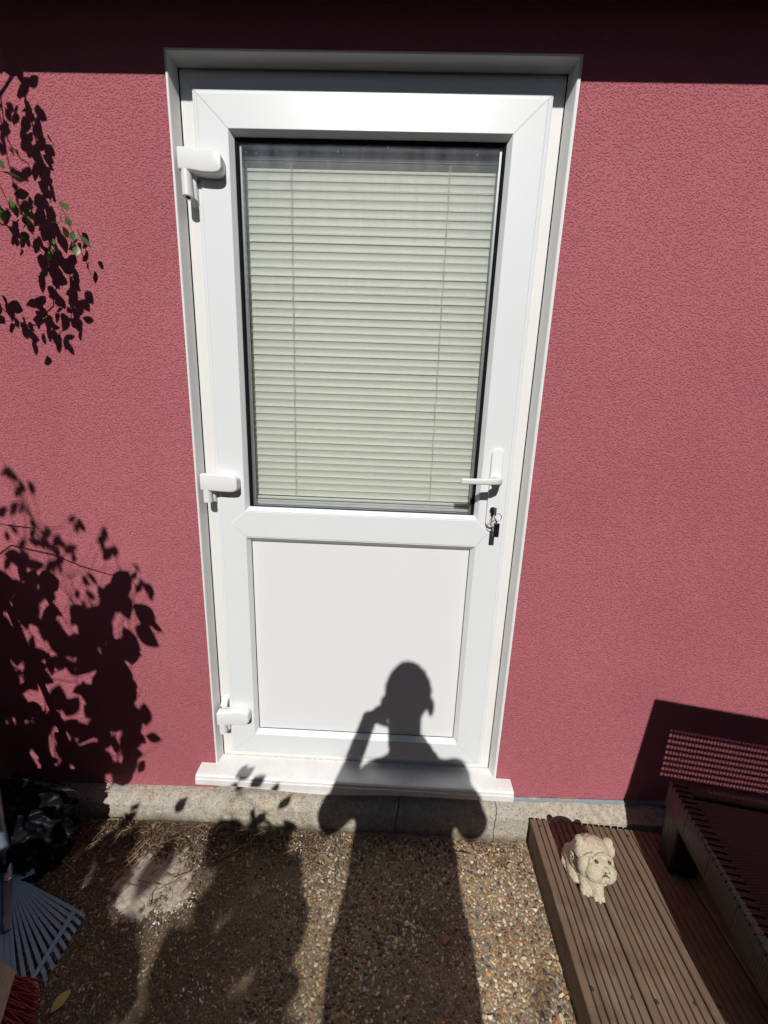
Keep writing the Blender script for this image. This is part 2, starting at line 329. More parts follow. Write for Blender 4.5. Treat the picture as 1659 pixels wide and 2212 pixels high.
w = MB(); w.box((xl - 0.2, -EV, 2.042 + 0.854 * EV), (xr + 0.2, 3.6, 2.042 + 0.854 * EV + 0.16)); roof = w.build('roof', 'roof_felt', house)
w = MB(); w.box((xl - 0.2, -EV + 0.004, 2.042 + 0.854 * EV - 0.012), (xr + 0.2, -0.004, 2.042 + 0.854 * EV - 0.002)); w.build('soffit', 'soffit_brown', roof)

# ------------------------------------------------------------------ concrete plinth in three cracked lengths
plinth = thing('concrete_plinth', (0.4, -0.03, ZG), 'cracked tan concrete plinth running along the foot of the pink wall', 'plinth')
rnd = random.Random(5)
def plinth_seg(x0, x1):
    n = int((x1 - x0) / 0.012); rings = []
    for i in range(n + 1):
        xx = x0 + (x1 - x0) * i / n; x = xx
        j = lambda s_, a: a * mnoise.noise(Vector((x * 22, s_ * 7.3, 1.7)))
        zb = zbase(x) + 0.004
        zf = min(-0.118 + 0.022 * x, zb - 0.006)
        yf = -0.056
        crumble = 0.010 * max(0, mnoise.noise(Vector((x * 9, 3.1, 0))))
        near = max(0.0, 1 - min(abs(x - x0), abs(x1 - x)) / 0.03)
        jag = [0, 0, .0, .004, .002, -.003, -.008, -.003, 0]
        R9 = ([(x, 0.05, ZG - 0.03), (x, 0.05, zb - 0.004), (x, -0.0005 - 0.002, zb + j(1, .003)), (x, -0.028, (zb * .45 + zf * .55) + 0.004 + j(2, .006)),
                      (x, yf + 0.012 + crumble, zf + j(3, .004)), (x, yf + j(4, .003), zf - 0.010 + j(5, .003)), (x, yf - 0.003 + j(6, .005), -0.155), (x, yf - 0.008 + j(7, .007), ZG - 0.004), (x, yf - .02, ZG - 0.03)])
        rings.append([(px + jag[k_] * near, py, pz) for k_, (px, py, pz) in enumerate(R9)])
    MB().loft(rings).build('kerb_block', 'concrete', plinth, smooth=True, auto=0.7)
plinth_seg(-2.4, 0.655); plinth_seg(0.659, 1.0); plinth_seg(1.0025, 2.6)
# bluish slurry line where the render stops, right of the door
s_ = MB(); ring = []
for i in range(60):
    x = 1.06 + i * 0.012; zb = zbase(x)
    h = 0.011 + 0.006 * mnoise.noise(Vector((x * 16, 0, 4)))
    ring.append([(x, -0.0032, zb + 0.007), (x, -0.0042, zb + 0.003), (x, -0.006 - h, zb + 0.0035), (x, -0.004, zb - 0.004)])
s_.loft(ring).build('slurry_strip', 'slurry', plinth, smooth=True)

# ------------------------------------------------------------------ door frame, reveal trim and sill
frame = thing('door_frame', (0.498, 0.05, 0.0), 'white plastic outer door frame with shallow reveal trim and projecting sill', 'door frame')
ro = (-0.0045, -0.03, 1.0015, 2.0845); ri = (0.0085, -0.018, 0.9835, 2.0725)
# trim: fraction 0 outer edge .. 1 inner
for sd in ('left', 'right', 'top'):
    mitred(sd, ro, ri, [(0.0, 0.030), (0.0, -0.0032), (0.36, -0.0032), (0.45, -0.0015), (0.70, 0.012), (1.0, 0.0285), (1.0, 0.030)], 0.0002).build('reveal_trim', 'pvc_trim', frame)
fo = (-0.006, 0.004, 1.004, 2.088); fi = (0.072, 0.075, 0.926, 1.995)
for sd in SIDES:
    mitred(sd, (fo[0] + .0165, fo[1], fo[2] - .0225, fo[3] - .0175), fi, [(0, 0.033), (1, 0.033), (1, 0.10), (0, 0.10)], 0.0003).build('jamb' if sd in ('left', 'right') else ('head' if sd == 'top' else 'threshold'), 'pvc_frame', frame)
w = MB(); w.box((-0.006, 0.040, 0.0), (0.0105, 0.10, 2.09)); w.build('packer', 'gasket', frame)
w = MB(); w.box((0.9815, 0.040, 0.0), (1.001, 0.10, 2.09)); w.build('packer', 'gasket', frame)
w = MB(); w.box((0.011, 0.0332, 2.0708), (0.981, 0.10, 2.0835)); w.build('packer', 'pvc_frame', frame)
# sill profile (y,z) swept along x, with horns past the reveal
prof = [(0.032, 0.0125), (0.030, 0.0125), (-0.036, 0.0035), (-0.044, 0.0015), (-0.048, -0.003), (-0.049, -0.012), (-0.0515, -0.0135), (-0.0515, -0.034), (-0.047, -0.037), (-0.040, -0.036), (-0.038, -0.03), (-0.003, -0.026)]
prof_in = prof + [(-0.003, -0.034), (0.032, -0.034)]
MB().loft([[(x, y, z) for y, z in prof_in] for x in (0.0, 0.9965)]).build('sill', 'sill', frame, bevel=0.0)
horn = [(-0.0025, 0.0075)] + prof[2:]
for xa, xb in ((-0.056, -0.0002), (0.9967, 1.0525)):
    MB().loft([[(x, y, z) for y, z in horn] for x in (xa, xb)]).build('sill_horn', 'sill', frame)
m = MB(); top = []
rg = []
for i in range(61):
    t = i / 60; x = -0.04 + 1.06 * t
    sag = 0.016 * math.exp(-((t - 0.40) / 0.20) ** 2)
    rg.append([(x, -0.0435, -0.030), (x, -0.0465, -0.0375 - sag), (x, -0.0425, -0.0375 - sag), (x, -0.0405, -0.030)])
m.loft(rg).build('drip_strip', 'sill', frame)

# ------------------------------------------------------------------ door leaf
door = thing('door', (0.498, 0.04, 0.042), 'half glazed white plastic back door with a flat lower panel', 'door')
so_ = (0.048, 0.042, 0.949, 2.0215); si = (0.136, 0.1215, 0.859, 1.937)
sp = [(0.0, 0.0312), (0.0, 0.0185), (0.05, 0.0172), (0.115, 0.0168), (0.145, 0.0143), (0.16, 0.014), (1.0, 0.014), (1.0, 0.070), (0.0, 0.070)]
for sd in SIDES:
    mitred(sd, so_, si, sp, 0.00055).build('stile' if sd in ('left', 'right') else 'rail', 'pvc', door)
w = MB()
for sd in SIDES:
    pass
MB().add([(0.06, 0.0152, 0.05), (0.06, 0.0152, 0.05), (0.14, 0.0152, 0.125)], [(0, 1, 2)])
sm = MB()
for (ax, az, bx, bz) in ((so_[0], so_[1], si[0], si[1]), (so_[2], so_[1], si[2], si[1]), (so_[0], so_[3], si[0], si[3]), (so_[2], so_[3], si[2], si[3])):
    d = Vector((bx - ax, 0, bz - az)); nrm = Vector((-d.z, 0, d.x)).normalized() * 0.0016
    a0 = Vector((ax, 0, az)) + d * 0.17; b0 = Vector((bx, 0, bz)) - d * 0.005
    q = [a0 - nrm, b0 - nrm, b0 + nrm, a0 + nrm]
    sm.loft([[(p.x, 0.0152, p.z) for p in q], [(p.x, 0.03, p.z) for p in q]])
sm.build('mitre_seam', 'seam', door)
# mid rail with arrow-shaped welded ends
def hexa(g_): return [(0.0908 + g_, 0.8993), (0.1350 + g_, 0.9405 - g_), (0.8600 - g_, 0.9405 - g_), (0.8940 - g_, 0.9020), (0.8600 - g_, 0.858 + g_), (0.1345 + g_, 0.858 + g_)]
MB().loft([[(x, 0.0128, z) for x, z in hexa(0.0016)], [(x, 0.0142, z) for x, z in hexa(0.0)], [(x, 0.066, z) for x, z in hexa(0.0)]]).build('mid_rail', 'pvc', door)
# beads, gaskets, glazing, panel
go = (0.136, 0.9409, 0.859, 1.937); gi = (0.1457, 0.9535, 0.8480, 1.929)
po = (0.1345, 0.1217, 0.8600, 0.8575); pi_ = (0.1457, 0.1352, 0.8462, 0.8413)
for (o_, i_) in ((go, gi), (po, pi_)):
    for sd in SIDES:
        mitred(sd, o_, i_, [(0.0, 0.0146), (0.10, 0.0141), (1.0, 0.0295), (1.0, 0.0345), (0.0, 0.0345)], 0.0003).build('glazing_bead', 'pvc', door)
def shrink(r, k, b_=None): return (r[0] + k, r[1] + (k if b_ is None else b_), r[2] - k, r[3] - k)
for sd in SIDES:
    mitred(sd, shrink(gi, -0.003), shrink(gi, 0.0085, 0.0022), [(0.0, 0.0348), (0.15, 0.0312), (0.8, 0.0312), (1.0, 0.0345), (1.0, 0.0352), (0.0, 0.0352)]).build('gasket', 'gasket', door)
    mitred(sd, shrink(pi_, -0.003), shrink(pi_, 0.0022), [(0.0, 0.0348), (0.2, 0.0312), (1.0, 0.0312), (1.0, 0.0348)]).build('gasket', 'gasket', door)
    mitred(sd, shrink(gi, 0.000), shrink(gi, 0.0135, 0.0032), [(0.0, 0.0396), (1.0, 0.0396), (1.0, 0.0535), (0.0, 0.0535)]).build('spacer_bar', 'spacer', door)
G = shrink(gi, -0.006)
w = MB(); w.box((G[0], 0.0355, G[1]), (G[2], 0.0392, G[3])); w.build('pane', 'glass', door)
w = MB(); w.box((G[0], 0.054, G[1]), (G[2], 0.0577, G[3])); w.build('pane', 'glass', door)
P_ = shrink(pi_, -0.005)
w = MB(); w.box((P_[0], 0.0318, P_[1]), (P_[2], 0.06, P_[3])); w.build('lower_panel', 'pvc_panel', door)
# hinges
for k, (zc, drop, dz) in enumerate(((1.854, 0.073, -0.0055), (1.030, 0.047, -0.002), (0.201, 0.044, 0.008))):
    tab = []
    top_, bot = [], []
    for i in range(25):
        t = i / 24; x = 0.0135 + 0.1125 * t
        sw = dz * (1 / (1 + math.exp(-(t - 0.42) * 14)))
        hh = 0.0255
        if t > 0.80: hh *= math.sqrt(max(0.0, 1 - ((t - 0.80) / 0.20) ** 2)) * 0.45 + 0.55
        top_.append((x, zc + sw + hh)); bot.append((x, zc + sw - hh))
    poly = bot + top_[::-1]
    hg = prism_xz(poly, -0.0135, 0.0135).build('hinge', 'handle_white', door, bevel=0.0045, seg=3)
    zb = zc - 0.0275
    w = MB(); w.tube([(0.0305, -0.001, zb - drop * 0.72), (0.0305, -0.001, zb + 0.004)], 0.0132, 18); w.build('hinge_barrel', 'handle_white', hg, smooth=True, auto=0.7)
    w = MB(); w.loft([[(0.033, -0.004, zb), (0.0495, 0.004, zb), (0.0495, 0.0325, zb), (0.020, 0.0325, zb)], [(0.033, 0.000, zb - drop * 0.62), (0.0495, 0.010, zb - drop * 0.75), (0.0495, 0.0325, zb - drop * 0.95), (0.024, 0.0325, zb - drop * 0.8)]]); w.build('hinge_leaf', 'handle_white', hg, bevel=0.002)
    w = MB(); w.tube([(0.0305, -0.001, zb - drop * 0.72 - 0.0006), (0.0305, -0.001, zb - drop * 0.72 + 0.003)], 0.0062, 12); w.build('hinge_plug', 'gasket', hg)
    if k == 2:
        w = MB(); w.loft([[(0.016, 0.012, zc + 0.03), (0.040, 0.010, zc + 0.03), (0.040, 0.0325, zc + 0.03), (0.016, 0.0325, zc + 0.03)], [(0.020, 0.018, zc + 0.055), (0.042, 0.018, zc + 0.055), (0.042, 0.0325, zc + 0.055), (0.020, 0.0325, zc + 0.055)]]); w.build('hinge_cap', 'handle_white', hg, bevel=0.002)
# handle set
hb = prism_xz(rounded_poly(0.8805, 0.9225, 0.9155, 1.162, 0.0170, 8), 0.0042, 0.0136).build('handle', 'handle_white', door, bevel=0.003, seg=3)
w = MB(); w.tube([(0.8985, 0.005, 1.070), (0.8985, -0.012, 1.070)], 0.0145, 20); w.build('rose', 'handle_white', hb, smooth=True, auto=0.7)
lv = []
def rect(c, d, hw, hh):
    d = Vector(d).normalized(); sx = Vector((0, 0, 1)).cross(d).normalized(); c = Vector(c)
    out = []
    for k in range(12):
        a = 2 * math.pi * (k + .5) / 12; ca, sa = math.cos(a), math.sin(a)
        e = lambda q: math.copysign(abs(q) ** 0.45, q)
        out.append(c + sx * hw * e(ca) + Vector((0, 0, 1)) * hh * e(sa))
    return out
path = [((0.8985, -0.010, 1.070), (0, -1, 0), .0115, .0115), ((0.8985, -0.026, 1.070), (0, -1, 0), .0105, .0105), ((0.8955, -0.038, 1.070), (-0.5, -0.8, 0), .0095, .0098), ((0.885, -0.0455, 1.0695), (-1, -0.35, 0), .0078, .0092), ((0.86, -0.047, 1.069), (-1, 0, 0), .0066, .0086), ((0.82, -0.047, 1.068), (-1, 0, 0), .006, .0082), ((0.787, -0.046, 1.0675), (-1, 0.05, 0), .0058, .008)]
w = MB(); w.loft([rect(*q) for q in path]); w.build('lever', 'worn_white', hb, smooth=True, auto=0.8)
w = MB(); w.tube([(0.8972, 0.005, 0.9795), (0.8972, -0.003, 0.9795)], 0.0088, 18); w.tube([(0.8972, 0.005, 0.9665), (0.8972, -0.0025, 0.9665)], 0.0052, 12); w.build('lock_cylinder', 'nickel', hb, smooth=True, auto=0.7)

# ------------------------------------------------------------------ keys in the lock
keys = thing('key_bunch', (0.8972, -0.02, 0.90), 'small bunch of keys on split rings hanging from the door lock', 'keys')
w = MB(); w.box((0.8960, -0.0205, 0.9745), (0.8984, -0.0022, 0.9845)); w.box((0.8958, -0.034, 0.968), (0.8986, -0.0200, 0.991)); w.build('key', 'key_dark', keys, bevel=0.0006)
def ring_(c, r, th, tilt, name):
    w = MB(); m = Matrix.Translation(Vector(c)) @ Matrix.Rotation(R(tilt), 4, 'Z')
    pts = [m @ Vector((r * math.cos(a), 0, r * math.sin(a))) for a in [2 * math.pi * k / 28 for k in range(28)]]
    rings = []
    for i, p in enumerate(pts):
        ctr = Vector(c); rad = (p - ctr).normalized(); nn = m.to_3x3() @ Vector((0, 1, 0))
        rings.append([p + rad * th * math.cos(b) + nn * th * math.sin(b) for b in [2 * math.pi * q / 6 for q in range(6)]])
    rings.append(rings[0]); w.loft(rings, False); w.build(name, 'nickel', keys, smooth=True)
ring_((0.9060, -0.029, 0.9625), 0.0112, 0.0011, 12, 'split_ring'); ring_((0.8935, -0.026, 0.9515), 0.0088, 0.0010, -20, 'split_ring')
w = MB(); w.tube([(0.9035, -0.029, 0.9515), (0.9035, -0.028, 0.946)], 0.0016, 8); w.build('link', 'nickel', keys)
fb = prism_xz(rounded_poly(0.8965, 0.9030, 0.9125, 0.9450, 0.0022, 3), -0.0325, -0.0255).build('key_fob', 'key_dark', keys, bevel=0.001)
w = MB(); w.box((0.8985, -0.0332, 0.929), (0.9105, -0.0322, 0.942)); w.tube([(0.9045, -0.0334, 0.914), (0.9045, -0.032, 0.914)], 0.0045, 14); w.build('fob_plate', 'nickel', fb)

# ------------------------------------------------------------------ venetian blind inside the glass
blind = thing('venetian_blind', (0.50, 0.075, 0.956), 'cream venetian blind with closed slats behind the door glass', 'blind')
sl_v, sl_f = [], []
prof = []
for i in range(7):
    a = (i / 6 - 0.5)                       # concave towards the outside, lower edge outwards
    zz = a * 0.0235; yy = 0.0029 * (1 - 4 * a * a) + a * 0.0004
    prof.append((yy, zz))
back = [(y + 0.0005, z) for y, z in prof[::-1]]
slat_me = None
for k in range(43):
    z = 1.8905 - k * 0.02125
    if slat_me is None:
        o = MB().loft([[(x, 0.070 + y, z + dz) for y, dz in prof + back] for x in (0.1540, 0.8465)]).build('slat', 'slat', blind, smooth=True, auto=0.9)
        slat_me = o.data; base_z = z
    else:
        o = bpy.data.objects.new('slat', slat_me); COL.objects.link(o); o.parent = blind
        o.location = (rnd.uniform(-.0006, .0006), rnd.uniform(-.0005, .0005), z - base_z + rnd.uniform(-.0004, .0004)); o.rotation_euler = (0, rnd.uniform(-.0006, .0006), 0)
w = MB(); w.box((0.1530, 0.0620, 1.9060), (0.8470, 0.085, 1.9310)); w.build('headrail', 'headrail', blind, bevel=0.001)
w = MB(); w.box((0.156, 0.0583, 1.8990), (0.838, 0.0605, 1.9030)); w.build('headrail_lip', 'bottom_track', blind)
w = MB(); w.box((0.1570, 0.062, 0.9745), (0.8440, 0.080, 0.9830)); w.build('bottom_rail', 'slat', blind, bevel=0.002)
w = MB()
w.box((0.1560, 0.0585, 0.9570), (0.8440, 0.0680, 0.9650)); w.box((0.1560, 0.0585, 0.9655), (0.8440, 0.0665, 0.9725)); w.build('bottom_track', 'bottom_track', blind, bevel=0.0008)
for x in (0.1525, 0.8480):
    w = MB(); w.box((x - 0.0018, 0.0585, 0.958), (x + 0.0018, 0.0665, 1.885)); w.build('side_track', 'bottom_track', blind)
for xa in (0.283, 0.712):
    for j in (0, 1):
        pts = []
        for i in range(110):
            z = 1.899 - i * (1.899 - 0.9700) / 109
            pts.append((xa + (0.0016 if j else -0.0016) * math.sin(i * 0.55 + j) + (0.004 * max(0, (0.99 - z) / 0.02) * (1 if j else -1) if z < 0.99 else 0), 0.0632 - 0.0008 * j, z))
        w = MB(); w.tube(pts, 0.0006, 5); w.build('ladder_cord', 'cord', blind)

# ------------------------------------------------------------------ timber deck
DK = R(3.1); DZ = -0.085
dm = Matrix.Translation((1.1115, -0.066, 0)) @ Matrix.Rotation(-DK, 4, 'Z')     # local -y runs away from the wall
deck = thing('timber_deck', (1.11, -0.066, ZG), 'low weathered brown deck of grooved timber boards', 'deck')
BW, LEN = 0.1385, 1.9
def board_prof(r):
    P = [(0, -0.027), (0, -0.005), (0.0012, -0.0018), (0.004, 0)]
    n = 6; gx0 = 0.012; st = (BW - 0.024) / n
    for i in range(n):
        a = gx0 + st * i; d = 0.0078 + r.uniform(-.0008, .0008); ww = st * 0.25
        P += [(a + st * .5 - ww * .5, 0), (a + st * .5 - ww * .12, -d), (a + st * .5 + ww * .12, -d), (a + st * .5 + ww * .5, 0)]
    P += [(BW - 0.004, 0), (BW - 0.0012, -0.0018), (BW, -0.005), (BW, -0.027)]
    return P
for b in range(8):
    r = random.Random(b); x0 = b * (BW + 0.0042); P = board_prof(r); rings = []
    e0 = r.uniform(-.004, .004)
    for i in range(26):
        y = e0 - (LEN) * i / 25; wob = 0.0012 * mnoise.noise(Vector((b * 3.3, y * 5, 0)))
        rings.append([dm @ Vector((x0 + x + wob, y, DZ + z + 0.0012 * mnoise.noise(Vector((x * 9, y * 4, b))))) for x, z in P])
    MB().loft(rings).build('deck_board', 'deck', deck)
scr = None
for b in range(8):
    for yy in (-0.022, -0.39, -0.80):
        for ox in (0.026, 0.113):
            p = dm @ Vector((b * (BW + 0.0042) + ox, yy + 0.004 * math.sin(b * 3 + ox * 90), DZ + 0.0004))
            if scr is None:
                w = MB(); w.tube([p + Vector((0, 0, -0.004)), p + Vector((0, 0, 0.0006))], 0.0038, 10); o = w.build('screw', 'rust', deck); scr = (o.data, p)
            else:
                o = bpy.data.objects.new('screw', scr[0]); COL.objects.link(o); o.parent = deck; o.location = p - scr[1]
w = MB(); w.box((0.002, -LEN + .01, ZG + 0.004), (0.024, -0.003, DZ - 0.0275), dm); w.build('fascia_board', 'deck', deck, bevel=0.003)
for yy in (-0.05, -0.55, -1.1, -1.7):
    w = MB(); w.box((0.026, yy - 0.045, ZG + 0.001), (1.13, yy, DZ - 0.0278), dm); w.build('joist', 'deck', deck)

# ------------------------------------------------------------------ rattan chair facing the wall
CA = R(9.5); F = Vector((1.481, -0.139, DZ))
cm = Matrix.Translation(F) @ Matrix(((math.cos(CA), -math.sin(CA), 0, 0), (-math.sin(CA), -math.cos(CA), 0, 0), (0, 0, 1, 0), (0, 0, 0, 1)))   # u right, v towards the garden
chair = thing('rattan_chair', (1.75, -0.42, DZ), 'dark woven rattan chair with slotted high back facing the wall', 'chair')
SWD, SDP = 0.90, 0.52
def seat_z(v): return 0.272 - 0.09 * v
def cbox(name, u0, v0, z0, u1, v1, z1, mat='rattan', bev=0.004):
    w = MB(); w.box((u0, v0, z0), (u1, v1, z1), cm); return w.build(name, mat, chair, bevel=bev)
for (u0, v0) in ((0, 0), (SWD - .09, 0), (0, SDP - .07), (SWD - .09, SDP - .07)):
    w = MB(); q = lambda k: [(u0 + k, v0 + k, 0), (u0 + .09 - k, v0 + k, 0), (u0 + .09 - k, v0 + .07 - k, 0), (u0 + k, v0 + .07 - k, 0)]
    top = [(x, y, seat_z(y) - 0.02) for x, y, _ in q(0)]
    w.loft([[(x, y, 0.0005) for x, y, _ in q(0.006)], top], True, cm); w.build('leg', 'rattan', chair, bevel=0.005)
def rail(u0, v0, u1, v1, h=0.095):
    w = MB(); w.add([(u0, v0, seat_z(v0) - h), (u1, v0, seat_z(v0) - h), (u1, v1, seat_z(v1) - h), (u0, v1, seat_z(v1) - h), (u0, v0, seat_z(v0)), (u1, v0, seat_z(v0)), (u1, v1, seat_z(v1)), (u0, v1, seat_z(v1))],
          [(0, 3, 2, 1), (4, 5, 6, 7), (0, 1, 5, 4), (1, 2, 6, 5), (2, 3, 7, 6), (3, 0, 4, 7)], cm); w.build('seat_rail', 'rattan', chair, bevel=0.006)
rail(-0.003, -0.003, 0.035, SDP + 0.003); rail(SWD - 0.035, -0.003, SWD + .003, SDP + .003); rail(0.0355, -0.002, SWD - 0.0355, 0.04); rail(0.0355, SDP - 0.04, SWD - 0.0355, SDP + .002)
# wrapped cane coils on top of the side rail
w = MB()
for i in range(34):
    v = 0.006 + i * 0.0152
    w.add([(-0.0055, v, seat_z(v) - 0.012), (-0.0045, v + .0125, seat_z(v) - 0.012), (0.0375, v + .0125, seat_z(v) - 0.008), (0.0375, v, seat_z(v) - 0.008), (-0.0045, v + .001, seat_z(v) + 0.0018), (-0.0040, v + .0115, seat_z(v) + 0.0022), (0.036, v + .0115, seat_z(v) + 0.002), (0.036, v + .001, seat_z(v) + 0.002)],
          [(0, 3, 2, 1), (4, 5, 6, 7), (0, 1, 5, 4), (1, 2, 6, 5), (2, 3, 7, 6), (3, 0, 4, 7)], cm)
w.build('cane_wrap', 'rattan', chair)
w = MB()
for i in range(26):
    v = 0.045 + i * 0.0168
    w.add([(0.036, v, seat_z(v) - .012), (SWD - .036, v, seat_z(v) - .012), (SWD - .036, v + .0164, seat_z(v) - .013), (0.036, v + .0164, seat_z(v) - .013), (0.036, v, seat_z(v) - .006), (SWD - .036, v, seat_z(v) - .006), (SWD - .036, v + .0164, seat_z(v) - .0085), (0.036, v + .0164, seat_z(v) - .0085)],
          [(0, 3, 2, 1), (4, 5, 6, 7), (0, 1, 5, 4), (1, 2, 6, 5), (2, 3, 7, 6), (3, 0, 4, 7)], cm)
w.build('seat_weave', 'rattan', chair)
# back: built so that its own height and slots throw the slotted shadow
VB = SDP + 0.006
yb = (cm @ Vector((0.1, VB, 0))).y
tsh = -yb / -SUN.y if False else (-yb) / (-SUN.y)
lift = SUN.z * tsh; zoff = lift - DZ
zt_b = 0.3576 + zoff; z_r1 = 0.259 + zoff; PIT = 0.0226; SLH = 0.0112
ztop = lambda u: zt_b
b0, b1 = 0.022, 0.86
tp0 = 0.082
w = MB()
def bk(u0, z0, u1, z1, t0=0.0, t1=0.004): w.box((u0, VB + t0, z0), (u1, VB + t1, z1), cm)
# side bands taper towards the top
def side(ua, ub, uc, ud, z0, z1):
    w.loft([[(ua, VB, z0), (ub, VB, z0), (ub, VB + .012, z0), (ua, VB + .012, z0)], [(uc, VB, z1), (ud, VB, z1), (ud, VB + .012, z1), (uc, VB + .012, z1)]], True, cm)
zlow = 0.18
side(b0, 0.160, tp0, 0.158, zlow, zt_b); side(b1 - 0.085, b1, b1 - .083, b1 - 0.03, zlow, zt_b)
ul, ur = 0.1585, b1 - 0.0840
bk(ul, z_r1 + 0.001, ur, zt_b - 0.0005, 0.0, 0.012)
for i in range(10):
    zz = z_r1 - i * PIT
    bk(ul, zz - PIT, ur, zz - SLH, 0.0, 0.0038)
bk(ul, zlow, ur, z_r1 - 10 * PIT - 0.0003, 0.0, 0.012)
u = ul + 0.002
while u < ur - 0.006:
    bk(u + 0.0054, z_r1 - 10 * PIT, u + 0.0118, z_r1 + 0.001, -0.0016, -0.0002); u += 0.0118
w.build('backrest', 'rattan', chair)

# ------------------------------------------------------------------ cast stone bulldog ornament on the deck
DOG = Vector((1.222, -0.208, DZ + 0.0005)); DA = R(-4)
dogm = Matrix.Translation(DOG) @ Matrix.Rotation(DA, 4, 'Z')      # local: faces -y
dog = thing('dog_statue', tuple(DOG), 'pale cast stone bulldog ornament sitting on the deck boards', 'statue')
d = MB()
def el(c, r, rx=0, ry=0, rz=0, sub=3, m=None):
    d.ball(c, r, m or dogm, sub, (Matrix.Rotation(R(rz), 3, 'Z') @ Matrix.Rotation(R(ry), 3, 'Y') @ Matrix.Rotation(R(rx), 3, 'X')))
el((0.004, 0.014, 0.044), (0.045, 0.038, 0.044)); el((0.002, 0.002, 0.060), (0.044, 0.036, 0.042), 20); el((-0.004, -0.026, 0.044), (0.040, 0.028, 0.038)); el((-0.004, -0.040, 0.034), (0.027, 0.024, 0.034))
el((-0.036, 0.012, 0.028), (0.020, 0.034, 0.030)); el((0.040, 0.012, 0.028), (0.020, 0.034, 0.030))       # haunches
el((-0.040, -0.016, 0.014), (0.018, 0.030, 0.014)); el((0.038, -0.014, 0.012), (0.016, 0.030, 0.012)); el((0, -0.016, 0.032), (0.044, 0.036, 0.036)); el((-0.006, -0.040, 0.020), (0.026, 0.022, 0.022))      # hind feet
for sx, fx, fy in ((-1, -0.020, -0.050), (1, 0.008, -0.062)):
    d.cap(dogm @ Vector((sx * 0.018, -0.026, 0.056)), dogm @ Vector((fx, fy, 0.016)), 0.021, 0.0165, 8)
    for tx in (-0.0105, 0.0, 0.0105): el((fx + tx, fy - 0.012 + abs(tx) * .35, 0.0085), (0.0062, 0.0125, 0.0088), 0, 0, 0, 2)
pts_t = [(-0.024, 0.050, 0.020), (-0.046, 0.038, 0.012), (-0.057, 0.012, 0.008), (-0.052, -0.018, 0.006)]
for a_, b_ in zip(pts_t[:-1], pts_t[1:]): d.cap(dogm @ Vector(a_), dogm @ Vector(b_), 0.0065, 0.006, 12)
HS = 1.36
hm = dogm @ Matrix.Translation((0.003, -0.020, 0.094)) @ Matrix.Rotation(R(12), 4, 'Z') @ Matrix.Rotation(R(13), 4, 'Y') @ Matrix.Rotation(R(16), 4, 'X').inverted() @ Matrix.Scale(HS, 4)
def hel(c, r, rx=0, ry=0, rz=0, sub=3): el(c, r, rx, ry, rz, sub, hm)
hel((0, 0.004, 0.002), (0.038, 0.030, 0.029)); hel((0, -0.018, -0.008), (0.029, 0.018, 0.018)); hel((-0.0155, -0.025, -0.017), (0.019, 0.015, 0.0185), 0, 22); hel((0.0155, -0.025, -0.017), (0.019, 0.015, 0.0185), 0, -22)
hel((0, -0.0355, -0.004), (0.0085, 0.006, 0.0055)); hel((0, -0.021, -0.029), (0.017, 0.013, 0.009))
for sx in (-1, 1):
    hel((sx * 0.033, 0.004, 0.020), (0.009, 0.011, 0.014), 25, sx * 42); hel((sx * 0.040, -0.002, 0.008), (0.0072, 0.009, 0.0145), 15, sx * 4)
    hel((sx * 0.030, -0.010, -0.018), (0.010, 0.013, 0.022), 0, sx * 14)
    hel((sx * 0.0155, -0.0245, 0.0125), (0.0095, 0.0045, 0.0034), 0, sx * 24)
def skull_y(x, z): return -0.030 * math.sqrt(max(0.04, 1 - (x / 0.041) ** 2 - (z / 0.040) ** 2)) + 0.003
def arc(cx_, cz_, rx_, rz_, a0, a1, th):
    for k in range(26):
        a = R(a0 + (a1 - a0) * k / 25); x = cx_ + rx_ * math.cos(a); z = cz_ + rz_ * math.sin(a)
        d.ball(hm @ Vector((x, min(skull_y(x, z), 0.0) + 0.0010, z)), th * HS * 1.45, None, 2)
arc(0, -0.006, 0.0255, 0.0235, 25, 155, 0.0017); arc(-0.004, -0.008, 0.0320, 0.0255, 120, 225, 0.0019); arc(0.004, -0.008, 0.0320, 0.0255, -45, 60, 0.0019); arc(-0.0155, 0.004, 0.0085, 0.0075, 20, 200, 0.0016); arc(0.0155, 0.004, 0.0085, 0.0075, -20, 160, 0.0016)
for z0, z1, x0 in ((0.080, 0.052, 0.050), (0.066, 0.040, 0.050), (0.052, 0.032, 0.048)):
    for sx in (-1, 1):
        for k in range(10):
            t = k / 9; d.ball(dogm @ Vector((sx * x0 * math.cos(t * 1.5), -0.012 - 0.036 * math.sin(t * 1.5), z0 + (z1 - z0) * t)), 0.0052, None, 2)
body = remesh(d.build('body', 'stone', dog, smooth=True), 0.0015, 0)
for nm, ns, st_ in (('worn', 0.011, 0.0036), ('chips', 0.0042, 0.0017)):
    tx_ = bpy.data.textures.new(nm, 'CLOUDS'); tx_.noise_scale = ns; tx_.noise_depth = 3
    dm_ = body.modifiers.new(nm, 'DISPLACE'); dm_.texture = tx_; dm_.strength = st_; dm_.mid_level = 0.5; dm_.texture_coords = 'LOCAL'
for sx in (-1, 1):
    w = MB(); w.ball(hm @ Vector((sx * 0.0155, -0.0275, 0.0045)), (0.0056, 0.0042, 0.0046), None, 2); w.build('eye', 'statue_eye', dog, smooth=True)
w = MB()
mouth = [(-0.023, -0.030, -0.026), (-0.018, -0.036, -0.018), (-0.009, -0.0385, -0.0155), (0, -0.0385, -0.0125), (0.009, -0.0385, -0.0155), (0.018, -0.036, -0.018), (0.023, -0.030, -0.026)]
